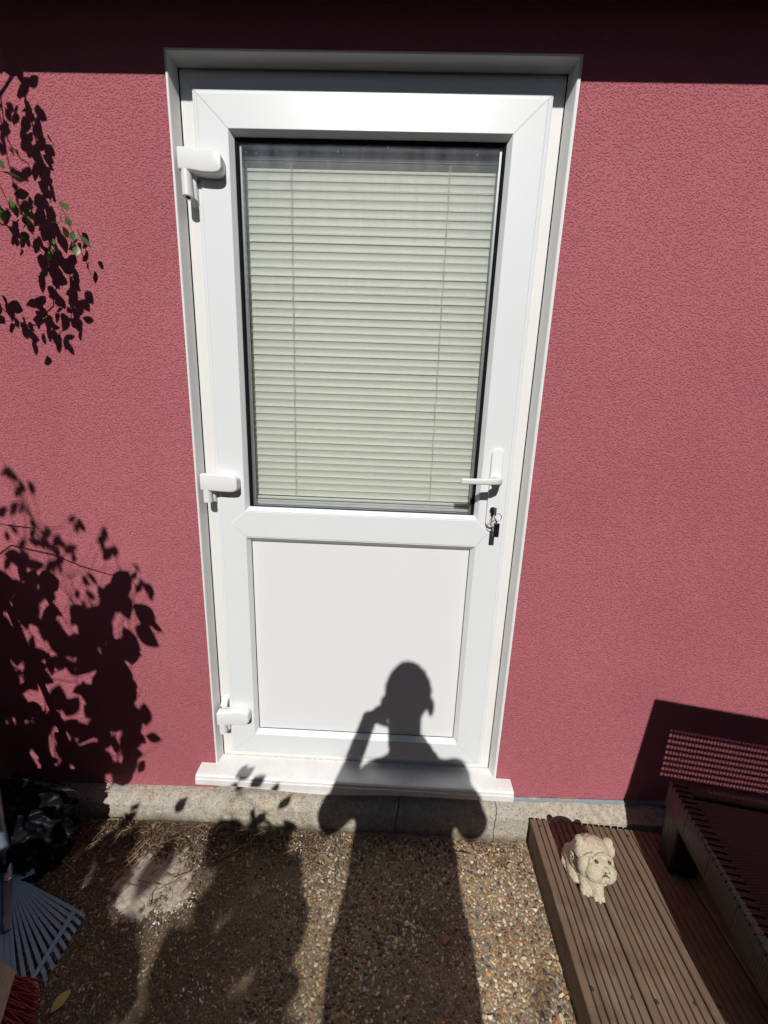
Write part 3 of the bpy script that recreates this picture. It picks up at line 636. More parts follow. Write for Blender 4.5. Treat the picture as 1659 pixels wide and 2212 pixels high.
w.tube([hm @ Vector(p) for p in mouth], 0.0017, 6); w.tube([hm @ Vector(p) for p in [(0, -0.0385, -0.0125), (0, -0.0415, -0.008)]], 0.0014, 6)
for sx in (-1, 1): w.tube([hm @ Vector((sx * .004, -0.0405, -0.004)), hm @ Vector((sx * .0048, -0.0425, -0.0045))], 0.002, 6)
w.build('mouth_line', 'groove', dog, smooth=True)

# ------------------------------------------------------------------ pebbles set in the paving
rp = random.Random(11)
def pebble_mesh(seed, n=0):
    bm = bmesh.new(); bmesh.ops.create_icosphere(bm, subdivisions=n, radius=1.0); q = random.Random(seed)
    for v in bm.verts:
        v.co *= q.uniform(0.66, 1.2)
    bm.verts.index_update(); V = [v.co.copy() for v in bm.verts]; Fc = [tuple(x.index for x in f.verts) for f in bm.faces]; bm.free(); return V, Fc
PROTO = [pebble_mesh(i, 2 if i < 0 else 1) for i in range(9)]; CHIP = [([Vector((1, 0, 0)), Vector((-.7, .8, 0)), Vector((-.5, -.9, .1)), Vector((0, .1, .9))], [(0, 2, 1), (0, 1, 3), (1, 2, 3), (2, 0, 3)])]
def pebble_place():
    return rp.uniform(-0.62, 1.10), rp.uniform(-0.80, -0.075)
def patch_f(x, y):
    u = (x + 0.085) / 0.135; v = (y + 0.240) / 0.088; c_ = 0.35; s2 = 0.0
    u, v = u - 0.25 * v, v + 0.15 * u
    p3 = Vector((x, y, 0.0))
    return 1.0 - u * u - v * v + 0.75 * mnoise.noise(p3 * 13 + Vector((1, 2, .3))) + 0.55 * mnoise.noise(p3 * 34 + Vector((4, 1, .3))) + 0.55 * mnoise.noise(p3 * 85) + 0.3 * mnoise.noise(p3 * 190)
def in_patch(x, y): return patch_f(x, y) > 0.25 and rp.random() < 0.94
occ = {}
def free(x, y, r):
    cx, cy = int(x / 0.014 + 500), int(y / 0.014 + 500)
    for i in (-1, 0, 1):
        for j in (-1, 0, 1):
            for (a, b, s) in occ.get((cx + i, cy + j), ()):
                if (a - x) ** 2 + (b - y) ** 2 < (0.74 * (s + r)) ** 2: return False
    occ.setdefault((cx, cy), []).append((x, y, r)); return True
large, small = [], []
for att in range(120000):
    x, y = pebble_place()
    if in_patch(x, y): continue
    u = att / 120000
    dirty = mnoise.noise(Vector((x * 3.1, y * 3.1, 5))) + (0.35 if x < 0.30 else -0.15)
    r = (0.0050 * (1 - u) ** 1.7 if x > 0.45 else 0.0044 * (1 - u) ** 2.2) + 0.0014 + rp.uniform(-.0004, .0010)
    if rp.random() < 0.006: r *= 1.8
    if dirty > 0.05 and rp.random() < min(0.8, 0.4 + dirty): continue
    if dirty > 0.0 and rp.random() < .5: r *= 0.65
    if not free(x, y, r): continue
    (large if (r > 0.0050 and len(large) < 290 and -0.30 < x < 1.09 and y > -0.52) else small).append((x, y, r))
    if len(small) > 26000: break
pm = []
for V, Fc in PROTO:
    me = bpy.data.meshes.new('pebble'); me.from_pydata([tuple(v) for v in V], [], Fc); me.materials.append(M['pebble'])
    for q in me.polygons: q.use_smooth = True
    pm.append(me)
def ptrans(x, y, r):
    sx, sy, sz = r * rp.uniform(.8, 1.5), r * rp.uniform(.6, 1.0), r * rp.uniform(.55, .85)
    return (x, y, ZG + sz * rp.uniform(-0.45, 0.25)), (rp.uniform(-.4, .4), rp.uniform(-.4, .4), rp.uniform(0, 6.28)), (sx, sy, sz)
from mathutils import Euler
for (x, y, r) in large:
    o = bpy.data.objects.new('pebble', rp.choice(pm)); COL.objects.link(o); o.parent = ground
    o.location, o.rotation_euler, o.scale = ptrans(x, y, r)
w = MB()
for (x, y, r) in small:
    V, Fc = rp.choice(PROTO); l, e, s = ptrans(x, y, r)
    w.add(V, Fc, Matrix.LocRotScale(Vector(l), Euler(e), Vector(s)))
for i_ in range(9000):
    x, y = pebble_place(); r = rp.uniform(.0007, .0019); V, Fc = rp.choice(CHIP)
    w.add(V, Fc, Matrix.LocRotScale(Vector((x, y, ZG + rp.uniform(0.0012, 0.0035))), Euler((rp.random() * 6, rp.random() * 6, rp.random() * 6)), Vector((r * 1.6, r, r))))
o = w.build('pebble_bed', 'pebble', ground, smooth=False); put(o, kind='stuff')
# light cement smear
cp = MB(); nx, ny = 190, 130; vid = {}
for i in range(nx):
    for j in range(ny):
        x = -0.27 + 0.42 * i / nx; y = -0.40 + 0.30 * j / ny
        h = 0.006 * (patch_f(x, y) - 0.12)
        vid[i, j] = (x, y, ZG + max(-0.003, min(0.0055, h)))
vv = [vid[i, j] for i in range(nx) for j in range(ny)]
cp.add(vv, [(i * ny + j, (i + 1) * ny + j, (i + 1) * ny + j + 1, i * ny + j + 1) for i in range(nx - 1) for j in range(ny - 1)])
cp.build('cement_smear', 'patch', ground, smooth=True)

# ------------------------------------------------------------------ leaf shapes
def leaf_mesh(name, mat, L, W, fold=0.12, curl=0.1, heart=False):
    xs = [0, 0.12, 0.3, 0.5, 0.7, 0.88, 1.0]; ws = [0.05, 0.62, 0.98, 0.95, 0.66, 0.28, 0.0] if heart else [0.03, 0.42, 0.82, 1.0, 0.8, 0.36, 0.0]
    V, Fc = [], []
    for t, k in zip(xs, ws):
        cz = -curl * L * t * t
        V += [(-W * .5 * k, L * t, cz + fold * W * k * .5), (0, L * t, cz), (W * .5 * k, L * t, cz + fold * W * k * .5)]
    for i in range(len(xs) - 1):
        a = i * 3; Fc += [(a, a + 1, a + 4, a + 3), (a + 1, a + 2, a + 5, a + 4)]
    me = bpy.data.meshes.new(name); me.from_pydata(V, [], Fc); me.materials.append(M[mat])
    for q in me.polygons: q.use_smooth = True
    return me
rl = random.Random(21)
def hang_leaf(root, me, tip_dir, pos, face, scale, name='leaf'):
    y = Vector(tip_dir).normalized(); z = Vector(face); z = (z - y * z.dot(y)).normalized(); x = y.cross(z)
    m = Matrix((x, y, z)).transposed().to_4x4()
    o = bpy.data.objects.new(name, me); COL.objects.link(o); o.parent = root
    o.matrix_local = Matrix.Translation(Vector(pos) - ROOT[root.name]) @ m @ Matrix.Scale(scale, 4); return o
def rdir(r): return Vector((r.gauss(0, 1), r.gauss(0, 1), r.gauss(0, 1))).normalized()
def in_view_left(p):     # would stand inside the lens's left limit
    return False

# ------------------------------------------------------------------ climbing vine at the left edge
vine = thing('climbing_vine', (-0.70, -0.08, ZG), 'climbing vine trailing green leaves over the pink wall at left', 'vine')
vl = [leaf_mesh('leaf', 'vine_leaf', 0.046, 0.030, .25, .12), leaf_mesh('leaf', 'vine_leaf', 0.040, 0.031, .2, .2, True), leaf_mesh('leaf', 'vine_leaf', 0.052, 0.024, .3, .05)]
TR = [   # shadow traces on the wall (x, z), distance off the wall along the sun ray
    ([(-0.374, 2.045), (-0.362, 1.973), (-0.356, 1.905), (-0.354, 1.845), (-0.353, 1.773), (-0.353, 1.699), (-0.353, 1.644)], 0.36, 0.22, 84, 0.024),
    ([(-0.353, 1.644), (-0.347, 1.577), (-0.371, 1.507), (-0.412, 1.458), (-0.465, 1.457), (-0.501, 1.48), (-0.545, 1.515)], 0.23, 0.30, 60, 0.026),
    ([(-0.353, 1.644), (-0.313, 1.589), (-0.302, 1.532), (-0.33, 1.473), (-0.362, 1.436)], 0.25, 0.36, 34, 0.026),
    ([(-0.56, 1.73), (-0.484, 1.707), (-0.45, 1.686), (-0.418, 1.654), (-0.382, 1.638)], 0.26, 0.24, 22, 0.034),
    ([(-0.50, 2.06), (-0.432, 1.982), (-0.43, 1.894), (-0.401, 1.855), (-0.365, 1.815)], 0.5, 0.36, 26, 0.036),
    ([(-0.46, 2.05), (-0.44, 1.95), (-0.43, 1.80), (-0.42, 1.72)], 0.62, 0.5, 16, 0.030),
]
for pts, ta, tb, n, jit in TR:
    P3 = []
    for i, (x, z) in enumerate(pts):
        t = ta + (tb - ta) * i / (len(pts) - 1); P3.append(Vector((x, 0, z)) + SUN * t)
    fine = []
    for i in range(len(P3) - 1):
        for k in range(5): fine.append(P3[i].lerp(P3[i + 1], k / 5) + rdir(rl) * 0.004)
    fine.append(P3[-1])
    w = MB(); w.tube(fine, [0.0026 * (1 - 0.6 * i / len(fine)) for i in range(len(fine))], 5); w.build('stem', 'stem', vine, smooth=True)
    for k in range(n):
        f = rl.random() * (len(fine) - 1.001); i = int(f); p = fine[i].lerp(fine[i + 1], f - i)
        d_ = Vector((rl.gauss(0.1, .55), rl.gauss(0, .35), rl.gauss(-0.75, .5)))
        p2 = p + Vector((rl.gauss(0, jit * .7), rl.gauss(0, .02), rl.gauss(0, jit * .7)))
        hang_leaf(vine, rl.choice(vl), d_, p2, SUN + rdir(rl) * 0.55, rl.uniform(0.5, 0.95))
# the few sprays that reach into sight, close to the wall
for (x, z, yy, n, s_) in ((-0.265, 1.702, -0.045, 4, 0.62), (-0.262, 1.648, -0.042, 5, 0.62), (-0.405, 1.748, -0.06, 3, 0.8), (-0.352, 1.690, -0.07, 4, 0.7), (-0.300, 1.630, -0.055, 3, 0.6)):
    c = Vector((x, yy, z))
    pts = [c + Vector((-0.012, 0, 0.03)), c + Vector((0, 0, 0)), c + Vector((0.008, 0.006, -0.035))]
    w = MB(); w.tube(pts, [0.0012, 0.001, 0.0006], 5); w.build('stem', 'stem', vine)
    for k in range(n):
        hang_leaf(vine, rl.choice(vl), Vector((rl.gauss(0, .7), rl.gauss(-.1, .3), rl.gauss(-.2, .7))), c + Vector((rl.gauss(0, .012), rl.gauss(0, .008), rl.gauss(0, .018))), SUN + rdir(rl) * 0.6, s_ * rl.uniform(.7, 1.1))
# woody trunk of the vine, rooted beside the fence and hung from the eave
w = MB(); w.tube([(-0.70, -0.09, ZG - 0.01), (-0.72, -0.13, 0.4), (-0.69, -0.2, 1.0), (-0.66, -0.26, 1.5), (-0.58, -0.3, 1.9), (-0.46, -0.32, 2.24)], [0.012, 0.011, 0.009, 0.008, 0.006, 0.004], 8); w.build('trunk', 'stem', vine, smooth=True)
for pts_, r_ in (([(-0.66, -0.26, 1.5), (-0.60, -0.2, 1.68), (-0.572, -0.2, 1.9)], 0.004), ([(-0.46, -0.32, 2.24), (-0.39, -0.29, 2.285)], 0.004), ([(-0.66, -0.26, 1.5), (-0.56, -0.23, 1.70)], 0.003)):
    w = MB(); w.tube(pts_, r_, 6); w.build('branch', 'stem', vine, smooth=True)

# ------------------------------------------------------------------ large-leaved shrub between the sun and the wall, left of the photographer
shrub = thing('shrub', (-0.55, -1.15, ZG), 'tall leafy shrub beside the fence that shades the pink wall', 'shrub')
sh = [leaf_mesh('leaf', 'shrub_leaf', 0.100, 0.058, .12, .12), leaf_mesh('leaf', 'shrub_leaf', 0.112, 0.066, .1, .2, True), leaf_mesh('leaf', 'shrub_leaf', 0.075, 0.036, .15, .1), leaf_mesh('leaf', 'shrub_leaf', 0.14, 0.10, .1, .2)]
shrub_b = thing('shrub', (-0.05, -1.75, ZG), 'broad leaved shrub behind the rake that shades the paving at left', 'shrub', 'shrubs left of the person')
shrub['group'] = 'shrubs left of the person'
def inpoly(x, y, P):
    c = False; j = len(P) - 1
    for i in range(len(P)):
        if (P[i][1] > y) != (P[j][1] > y) and x < (P[j][0] - P[i][0]) * (y - P[i][1]) / (P[j][1] - P[i][1]) + P[i][0]: c = not c
        j = i
    return c
PB = [(-0.66, 0.78), (-0.571, 0.768), (-0.507, 0.692), (-0.442, 0.614), (-0.351, 0.535), (-0.329, 0.668), (-0.276, 0.703), (-0.249, 0.607), (-0.182, 0.577), (-0.186, 0.458), (-0.282, 0.382), (-0.232, 0.239), (-0.259, 0.142), (-0.207, 0.067), (-0.26, -0.037), (-0.363, -0.106), (-0.405, -0.026), (-0.454, -0.133), (-0.838, -0.159), (-0.80, 0.70)]
PD = [(0.041, -0.076), (0.235, -0.066), (0.333, -0.21), (0.369, -0.366), (0.393, -0.56), (0.154, -0.56), (0.146, -0.402), (0.163, -0.276), (0.072, -0.174)]
PE = [(-0.716, -0.117), (-0.33, -0.111), (-0.263, -0.216), (-0.174, -0.293), (-0.114, -0.388), (-0.005, -0.434), (0.035, -0.60), (-0.5, -0.60), (-0.8, -0.3)]
cy, cx = cam.location.y, cam.location.x
def out_of_sight(p): return (p.x - cx) < -1.16 * (p.y - cy) - 0.10 or p.y < cy - 0.05
TW = []
def spread(poly, n, plane, t0, t1, big, key, root, TW):
    xs = [p[0] for p in poly]; ys = [p[1] for p in poly]; k = 0; guard = 0; got = []
    while k < n and guard < 20000:
        guard += 1
        a, b = rl.uniform(min(xs), max(xs)), rl.uniform(min(ys), max(ys))
        if not inpoly(a, b, poly): continue
        if any((a - q[0]) ** 2 + (b - q[1]) ** 2 < key ** 2 for q in got): continue
        S = Vector((a, 0, b)) if plane == 'wall' else Vector((a, b, ZG))
        for tr in range(12):
            t = rl.uniform(t0, t1) + tr * 0.06; p = S + SUN * t
            if out_of_sight(p): break
        else: continue
        got.append((a, b)); k += 1; me = sh[3] if big else rl.choice(sh[:3])
        s = rl.uniform(0.7, 1.1)
        ax = rdir(rl); ax = (ax - SUN * ax.dot(SUN)); ax.z -= 0.5; ax.normalize()
        hang_leaf(root, me, ax, p - ax * 0.05 * s, SUN + rdir(rl) * 0.7, s); TW.append(p - ax * 0.06 * s)
TWB = []
spread(PB, 178, 'wall', 0.72, 1.45, False, 0.022, shrub, TW)
spread([(x_ * 1.0 - 0.035, z_ * 0.93 - 0.01) for x_, z_ in PB], 42, 'wall', 0.95, 1.7, True, 0.050, shrub, TW)
spread(PD, 32, 'ground', 1.75, 2.5, True, 0.052, shrub_b, TWB)
spread(PE, 84, 'ground', 1.05, 1.6, True, 0.04, shrub_b, TWB)
spread([(-0.33, -0.10), (0.06, -0.10), (0.16, -0.30), (0.14, -0.55), (-0.05, -0.50), (-0.26, -0.22)], 9, 'ground', 2.2, 3.0, True, 0.09, shrub_b, TWB)
# looser sprigs: above the mass, on the sill and along the plinth
for (x, z) in ((-0.604, 1.077), (-0.60, 1.04), (-0.546, 0.994), (-0.574, 0.92), (-0.53, 0.86), (-0.50, 0.833), (-0.46, 0.83), (-0.371, 0.899), (-0.479, 0.772), (-0.44, 0.80), (-0.394, 0.729), (-0.293, 0.812), (-0.31, 0.83), (-0.218, 0.674), (-0.24, 0.72), (-0.41, 0.66), (-0.36, 0.60), (-0.62, 0.88), (-0.58, 0.83)):
    for k_ in range(3):
        p = Vector((x + rl.gauss(0, .022), 0, z + rl.gauss(0, .022))) + SUN * rl.uniform(1.2, 1.75); hang_leaf(shrub, sh[2], Vector((rl.gauss(0, .7), 0, -1)), p, SUN + rdir(rl) * .6, rl.uniform(.45, .85)); TW.append(p)
for (x, y, z) in ((0.089, -0.068, 0.0), (0.116, 0.005, 0.0), (0.14, 0.0, 0.0), (0.19, -0.03, 0.0), (0.238, -0.059, 0.0), (-0.318, -0.06, -0.165), (-0.262, -0.06, -0.12), (-0.27, -0.06, -0.16), (0.035, -0.06, -0.171), (0.15, -0.06, -0.115), (0.19, -0.06, -0.13), (0.27, -0.06, -0.06), (0.251, -0.06, -0.155), (-0.10, -0.06, -0.09)):
    t = 1.45
    p = Vector((x, y, z)) + SUN * t
    while not out_of_sight(p): t += 0.05; p = Vector((x, y, z)) + SUN * t
    hang_leaf(shrub_b, sh[2], Vector((rl.gauss(0, .6), 0, -1)), p, SUN + rdir(rl) * .6, rl.uniform(.7, 1.1)); TWB.append(p)
# woody frame: a trunk, limbs and a twig to every leaf
def wood(root, rootp, hub, tips):
    for h in hub:
        w = MB(); mid = rootp.lerp(h, 0.5) + Vector((rl.uniform(-.05, .02), rl.uniform(-.06, .02), -0.05)); w.tube([rootp, mid, h], [0.007, 0.0045, 0.0022], 7); w.build('limb', 'stem', root, smooth=True)
    w = MB()
    subs = []
    for p in tips[::7]:
        h = min(hub, key=lambda q: (q - p).length); q2 = h.lerp(p, 0.8) + Vector((rl.gauss(0, .01), -0.03, rl.gauss(0, .01))); subs.append(q2)
        w.tube([h, h.lerp(q2, .35) + rdir(rl) * .02, h.lerp(q2, .7) + rdir(rl) * .015, q2], [0.0022, 0.0019, 0.0016, 0.0013], 5)
    for p in tips:
        h = min(subs, key=lambda q: (q - p).length); w.tube([h, h.lerp(p, 0.4) + rdir(rl) * .012, h.lerp(p, 0.75) + rdir(rl) * .008, p], [0.0012, 0.0011, 0.0009, 0.0008], 4)
    put(w.build('twigs', 'stem', root), kind='stuff')
wood(shrub, Vector((-0.75, -1.05, ZG - 0.02)), [Vector((-0.72, -0.95, 0.30)), Vector((-0.66, -0.92, 0.62)), Vector((-0.50, -0.98, 0.85)), Vector((-0.62, -0.85, 1.05)), Vector((-0.42, -1.0, 0.60)), Vector((-0.35, -1.2, 1.25))], TW)
wood(shrub_b, Vector((-0.15, -1.9, ZG - 0.02)), [Vector((-0.45, -1.35, 0.60)), Vector((-0.28, -1.45, 0.80)), Vector((-0.10, -1.55, 0.85)), Vector((0.10, -1.75, 1.15)), Vector((0.2, -1.9, 1.3)), Vector((-0.35, -1.2, 0.55))], TWB)

# thorny cane close to the wall whose crisp shadow crosses the mass
cane = thing('bramble_cane', (-0.80, -0.10, ZG), 'thin thorny cane standing close to the wall at left', 'cane')
pts = [(-0.79, -0.20, ZG), (-0.78, -0.22, 0.3), (-0.74, -0.25, 0.75), (-0.70, -0.27, 0.98)] + [tuple(Vector((x, 0, z)) + SUN * 0.36) for x, z in ((-0.62, 0.80), (-0.49, 0.775), (-0.40, 0.74), (-0.31, 0.715), (-0.24, 0.71), (-0.222, 0.66))]
w = MB(); w.tube(pts, [0.003, 0.0028, 0.0026, 0.0024, 0.0022, 0.002, 0.0018, 0.0016, 0.0014, 0.001], 6); w.build('stem', 'stem', cane, smooth=True)

# ------------------------------------------------------------------ side fence at the left edge
fence = thing('wooden_fence', (-0.80, -0.5, ZG), 'upright brown wooden fence boards meeting the pink wall', 'fence')
yb_ = -0.006
for k in range(12):
    z1 = 0.95 + 0.02 * math.sin(k * 2.3)
    w = MB(); w.box((-0.815 + 0.006 * (k % 2), yb_ - 0.118, ZG), (-0.795 + 0.006 * (k % 2), yb_, z1)); w.build('board', 'fence', fence, bevel=0.002); yb_ -= 0.124
for zz in (0.05, 0.75):
    w = MB(); w.box((-0.845, -1.48, zz), (-0.8155, -0.01, zz + 0.06)); w.build('rail', 'fence', fence)

# ------------------------------------------------------------------ black rubbish bag
bag = MB(); bm = bmesh.new(); bmesh.ops.create_icosphere(bm, subdivisions=6, radius=1.0); bm.verts.index_update()
bc = Vector((-0.60, -0.205, -0.075)); vs = []
for v in bm.verts:
    n = v.co.normalized(); q = n * 2.1 + Vector((3, 1, 2))
    rg_ = 1 - abs(mnoise.noise(q * 1.3)) * 0.30 - abs(mnoise.noise(q * 2.6)) * 0.16 - abs(mnoise.noise(q * 5.0)) * 0.05 - abs(mnoise.noise(q * 10)) * 0.015
    p = Vector((n.x * 0.215, n.y * 0.135, n.z * 0.155)) * rg_ * 1.12
    p = bc + p; p.z = max(p.z, ZG + 0.001 + 0.0005 * abs(n.x)); p.y = min(p.y, -0.070); p.x = max(p.x, -0.79); vs.append(p)
bag.add(vs, [tuple(x.index for x in f.verts) for f in bm.faces]); bm.free()
bagroot = thing('rubbish_bag', (-0.60, -0.2, ZG), 'crumpled shiny black plastic rubbish bag against the plinth', 'bag')
bag.build('sack', 'bag', bagroot, smooth=True)
w = MB()
rim = [(-0.70, -0.16, 0.062), (-0.62, -0.150, 0.075), (-0.55, -0.150, 0.066), (-0.50, -0.145, 0.055), (-0.455, -0.135, 0.034), (-0.42, -0.125, 0.004), (-0.395, -0.115, -0.045)]
rgs = []
for i, p in enumerate(rim):
    p = Vector(p); wd = 0.003 + 0.008 * (i in (3, 4)) + 0.003 * math.sin(i * 2.0)
    rgs.append([p, p + Vector((wd * .5, -wd, -wd * .6)), p + Vector((wd * .5, -wd, -wd * .6 - .001)), p + Vector((0, 0, -0.0012))])
w.loft(rgs); w.build('torn_edge', 'bag_rim', bagroot, smooth=True)

# ------------------------------------------------------------------ leaf rake
PV = Vector((-0.4695, -0.304, -0.08)); T1 = Vector((-0.2078, -0.3359, ZG)); T4 = Vector((-0.1944, -0.5062, ZG))
rake = thing('leaf_rake', (-0.30, -0.42, ZG), 'blue grey steel leaf rake with a spring fan of flat tines', 'rake')
e1 = (T1 - PV).normalized(); nn = e1.cross(T4 - PV).normalized()
if nn.z < 0: nn = -nn
sgn = 1 if (Matrix.Rotation(0.3, 3, nn) @ e1 - (T4 - PV).normalized()).length < (Matrix.Rotation(-0.3, 3, nn) @ e1 - (T4 - PV).normalized()).length else -1
NT_ = 23; SP = R(74)
tipd = []
for k in range(NT_):
    a = SP * k / (NT_ - 1); dr = Matrix.Rotation(sgn * a, 3, nn) @ e1
    side_ = nn.cross(dr).normalized()
    Lr = 0.292 + 0.028 * math.sin(math.pi * k / (NT_ - 1))
    # keep every tine on or above the paving
    def pt(s): return PV + dr * s
    L0 = Lr
    if dr.z < 0: L0 = min(Lr, (PV.z - ZG - 0.012) / -dr.z)
    elif True: L0 = Lr
    w = MB(); rings = []
    for s, hw in ((0.055, 0.0016), (L0 * .45, 0.0031), (L0 * .8, 0.0041), (L0 * .97, 0.0038)):
        c = pt(s); rings.append([c - side_ * hw - nn * .0006, c + side_ * hw - nn * .0006, c + side_ * hw + nn * .0006, c - side_ * hw + nn * .0006])
    tip = pt(L0 + 0.005); dn = (dr * 0.4 - nn * 0.9).normalized()
    c = tip + dn * 0.004; rings.append([c - side_ * .0036 - dr * .0006, c + side_ * .0036 - dr * .0006, c + side_ * .0036 + dr * .0006, c - side_ * .0036 + dr * .0006])
    ln = min(0.026, max(0.004, (c.z - ZG - 0.001) / max(0.2, -dn.z)))
    c = c + dn * ln; rings.append([c - side_ * .0024 - dr * .0006, c + side_ * .0024 - dr * .0006, c + side_ * .0024 + dr * .0006, c - side_ * .0024 + dr * .0006])
    w.loft(rings); w.build('tine', 'rake_steel', rake); tipd.append((dr, L0))
w = MB(); rg = []
for k in range(NT_):
    dr, L0 = tipd[k]; c = PV + dr * (L0 * .90) + nn * 0.0022; rg.append([c - dr * .0065, c + dr * .0065, c + dr * .0055 + nn * .005, c - dr * .0055 + nn * .005])
w.loft(rg); w.build('spreader_bar', 'rake_steel', rake)
dc = Matrix.Rotation(sgn * SP / 2, 3, nn) @ e1; sd_ = nn.cross(dc).normalized()
w = MB(); rg = []
for s, hw in ((-0.012, 0.050), (0.035, 0.058), (0.040, 0.045), (0.13, 0.078)):
    c = PV + dc * s - nn * 0.002; rg.append([c - sd_ * hw, c + sd_ * hw, c + sd_ * hw + nn * .0014, c - sd_ * hw + nn * .0014])
w.loft(rg[:2]); w.build('clamp_plate', 'rake_steel', rake)
w = MB(); 
for k in range(NT_ - 1):
    a = tipd[k][0]; b = tipd[k + 1][0]
    q_ = 0.265 if k in (10, 11) else 0.115
    w.add([PV + a * .03 - nn * .0018, PV + b * .03 - nn * .0018, PV + b * q_ - nn * .0018, PV + a * q_ - nn * .0018, PV + a * .03 - nn * .0008, PV + b * .03 - nn * .0008, PV + b * q_ - nn * .0008, PV + a * q_ - nn * .0008], [(0, 3, 2, 1), (4, 5, 6, 7), (0, 1, 5, 4), (1, 2, 6, 5), (2, 3, 7, 6), (3, 0, 4, 7)])
w.build('fan_plate', 'rake_steel', rake)
w = MB(); c0 = PV + dc * 0.02 + nn * 0.004
rg = [[c0 - sd_ * .012, c0 + sd_ * .012, c0 + sd_ * .010 + nn * .008, c0 - sd_ * .010 + nn * .008]]
c1 = PV + dc * 0.150 + nn * 0.004; rg.append([c1 - sd_ * .008, c1 + sd_ * .008, c1 + sd_ * .007 + nn * .006, c1 - sd_ * .007 + nn * .006]); w.loft(rg); w.build('slide_channel', 'rake_dark', rake, bevel=0.001)
hd = Vector((-0.25, 0.235, 0.94)).normalized()
w = MB(); w.tube([PV + nn * .010 + dc * 0.02, PV + nn * .014 - dc * 0.02 + hd * 0.02, PV + hd * 0.10, PV + hd * 1.12], [0.010, 0.0125, 0.0125, 0.0125], 14); w.build('handle', 'rake_handle', rake, smooth=True, auto=0.8)
w = MB(); w.tube([PV + dc * 0.026 + nn * 0.008, PV + dc * 0.026 + nn * 0.020], 0.0085, 8); w.tube([PV + dc * 0.026 + nn * 0.019, PV + dc * 0.026 + nn * 0.024], 0.0055, 8); w.build('bolt', 'bolt_zinc', rake, smooth=True, auto=0.6)

# ------------------------------------------------------------------ red broom head lying on its side
broom = thing('broom', (-0.27, -0.52, ZG), 'wooden broom head with stiff red bristles, bottom left corner', 'broom')
bd = Vector((0.80, -0.10, -0.42)).normalized(); along = Vector((0.52, -0.85, 0.0)).normalized(); up = along.cross(bd).normalized()
if up.z < 0: up = -up
c0 = Vector((-0.268, -0.515, -0.118))
bmx = Matrix((along, bd, up)).transposed().to_4x4(); bmx.translation = c0
w = MB(); w.box((-0.045, -0.045, -0.020), (0.21, 0.016, 0.020), bmx); w.build('block', 'broom_wood', broom, bevel=0.006)
rb = random.Random(3)
for i in range(17):
    for j in range(3):
        w = MB(); a = -0.038 + i * 0.0145; b = (j - 1) * 0.011
        for q in range(7):
            o1 = Vector((a + rb.gauss(0, .002), 0.017, b + rb.gauss(0, .002)))
            o2 = o1 + Vector((a * 0.22 + rb.gauss(-.004, .007), 0.072 + rb.gauss(0, .005), b * 0.8 + rb.gauss(0, .006)))
            p1 = bmx @ o1; p2 = bmx @ o2
            p2.z = max(p2.z, ZG + 0.003)
            w.tube([p1, p1.lerp(p2, .55) + Vector((0, 0, rb.gauss(0.002, .001))), p2], [0.0013, 0.0012, 0.0009], 4)
        w.build('bristle_tuft', 'broom_red', broom)

# ------------------------------------------------------------------ fallen leaves and litter
yl = leaf_mesh('fallen_leaf', 'yellow_leaf', 0.048, 0.030, .16, .25); bl = leaf_mesh('fallen_leaf', 'brown_leaf', 0.036, 0.019, .5, .5); pl = leaf_mesh('fallen_leaf', 'pale_leaf', 0.034, 0.014, .5, .6)
def fallen(me, x, y, rz, s, label, tilt=0.1, z=0.008):
    o = bpy.data.objects.new('fallen_leaf', me); COL.objects.link(o); o.location = (x, y, ZG + z); o.rotation_euler = (tilt, 0.12, rz); o.scale = (s, s, s); put(o, label, 'leaf', 'fallen leaves on the paving')
fallen(yl, -0.166, -0.506, -0.35, 0.85, 'yellow green fallen leaf lying below the rake tines', 0.15)
fallen(bl, 0.083, -0.150, 0.6, 0.8, 'orange brown fallen leaf among dry stalks below the sill')
fallen(pl, 0.985, -0.115, -1.9, 0.9, 'pale curled leaf beside the deck corner, nearest the plinth')
fallen(pl, 1.015, -0.150, -1.3, 1.0, 'pale yellow curled leaf in the litter by the deck edge')
fallen(bl, -0.275, -0.205, -1.0, 0.8, 'narrow dull brown leaf lying between bag and cement smear')
fallen(bl, 0.300, -0.100, 0.2, 0.55, 'small tan upright leaf scrap under the middle of the sill', 0.5)
litter = MB(); rt = random.Random(8)
for i in range(620):
    if i < 430: x = rt.uniform(-0.45, 0.42); y = -0.085 - abs(rt.gauss(0, .085))
    elif i < 520: x = rt.uniform(0.86, 1.09); y = -0.08 - abs(rt.gauss(0, .05))
    else: x = rt.uniform(-0.4, 1.08); y = rt.uniform(-0.55, -0.09)
    L = rt.uniform(.008, .045) * (1.0 if i < 470 else .6); a = rt.uniform(0, 6.28); b = rt.uniform(-.12, .12)
    p = Vector((x, y, ZG + rt.uniform(.006, .014))); dd = Vector((math.cos(a), math.sin(a), b * .5)); md = p + dd * L * .5 + Vector((rt.gauss(0, .002), rt.gauss(0, .002), rt.uniform(0, .003)))
    q_ = p + dd * L
    for v_ in (p, md, q_): v_.y = min(v_.y, -0.078)
    litter.tube([p, md, q_], rt.uniform(.0004, .0010), 3)
for i in range(34):
    x = rt.uniform(-0.50, 0.12) if i < 26 else rt.uniform(0.1, 1.0); y = rt.uniform(-0.33, -0.10); L = rt.uniform(.04, .10) if i < 26 else rt.uniform(.03, .05); a = rt.gauss(0.7, .7); p = Vector((x, y, ZG + rt.uniform(.008, .016)))
    pts_ = [p + Vector((math.cos(a), math.sin(a), 0)) * L * k_ / 4 + Vector((rt.gauss(0, .002), rt.gauss(0, .002), rt.uniform(0, .003))) for k_ in range(5)]
    for v_ in pts_: v_.y = min(v_.y, -0.078)
    litter.tube(pts_, rt.uniform(.0010, .0019), 5)
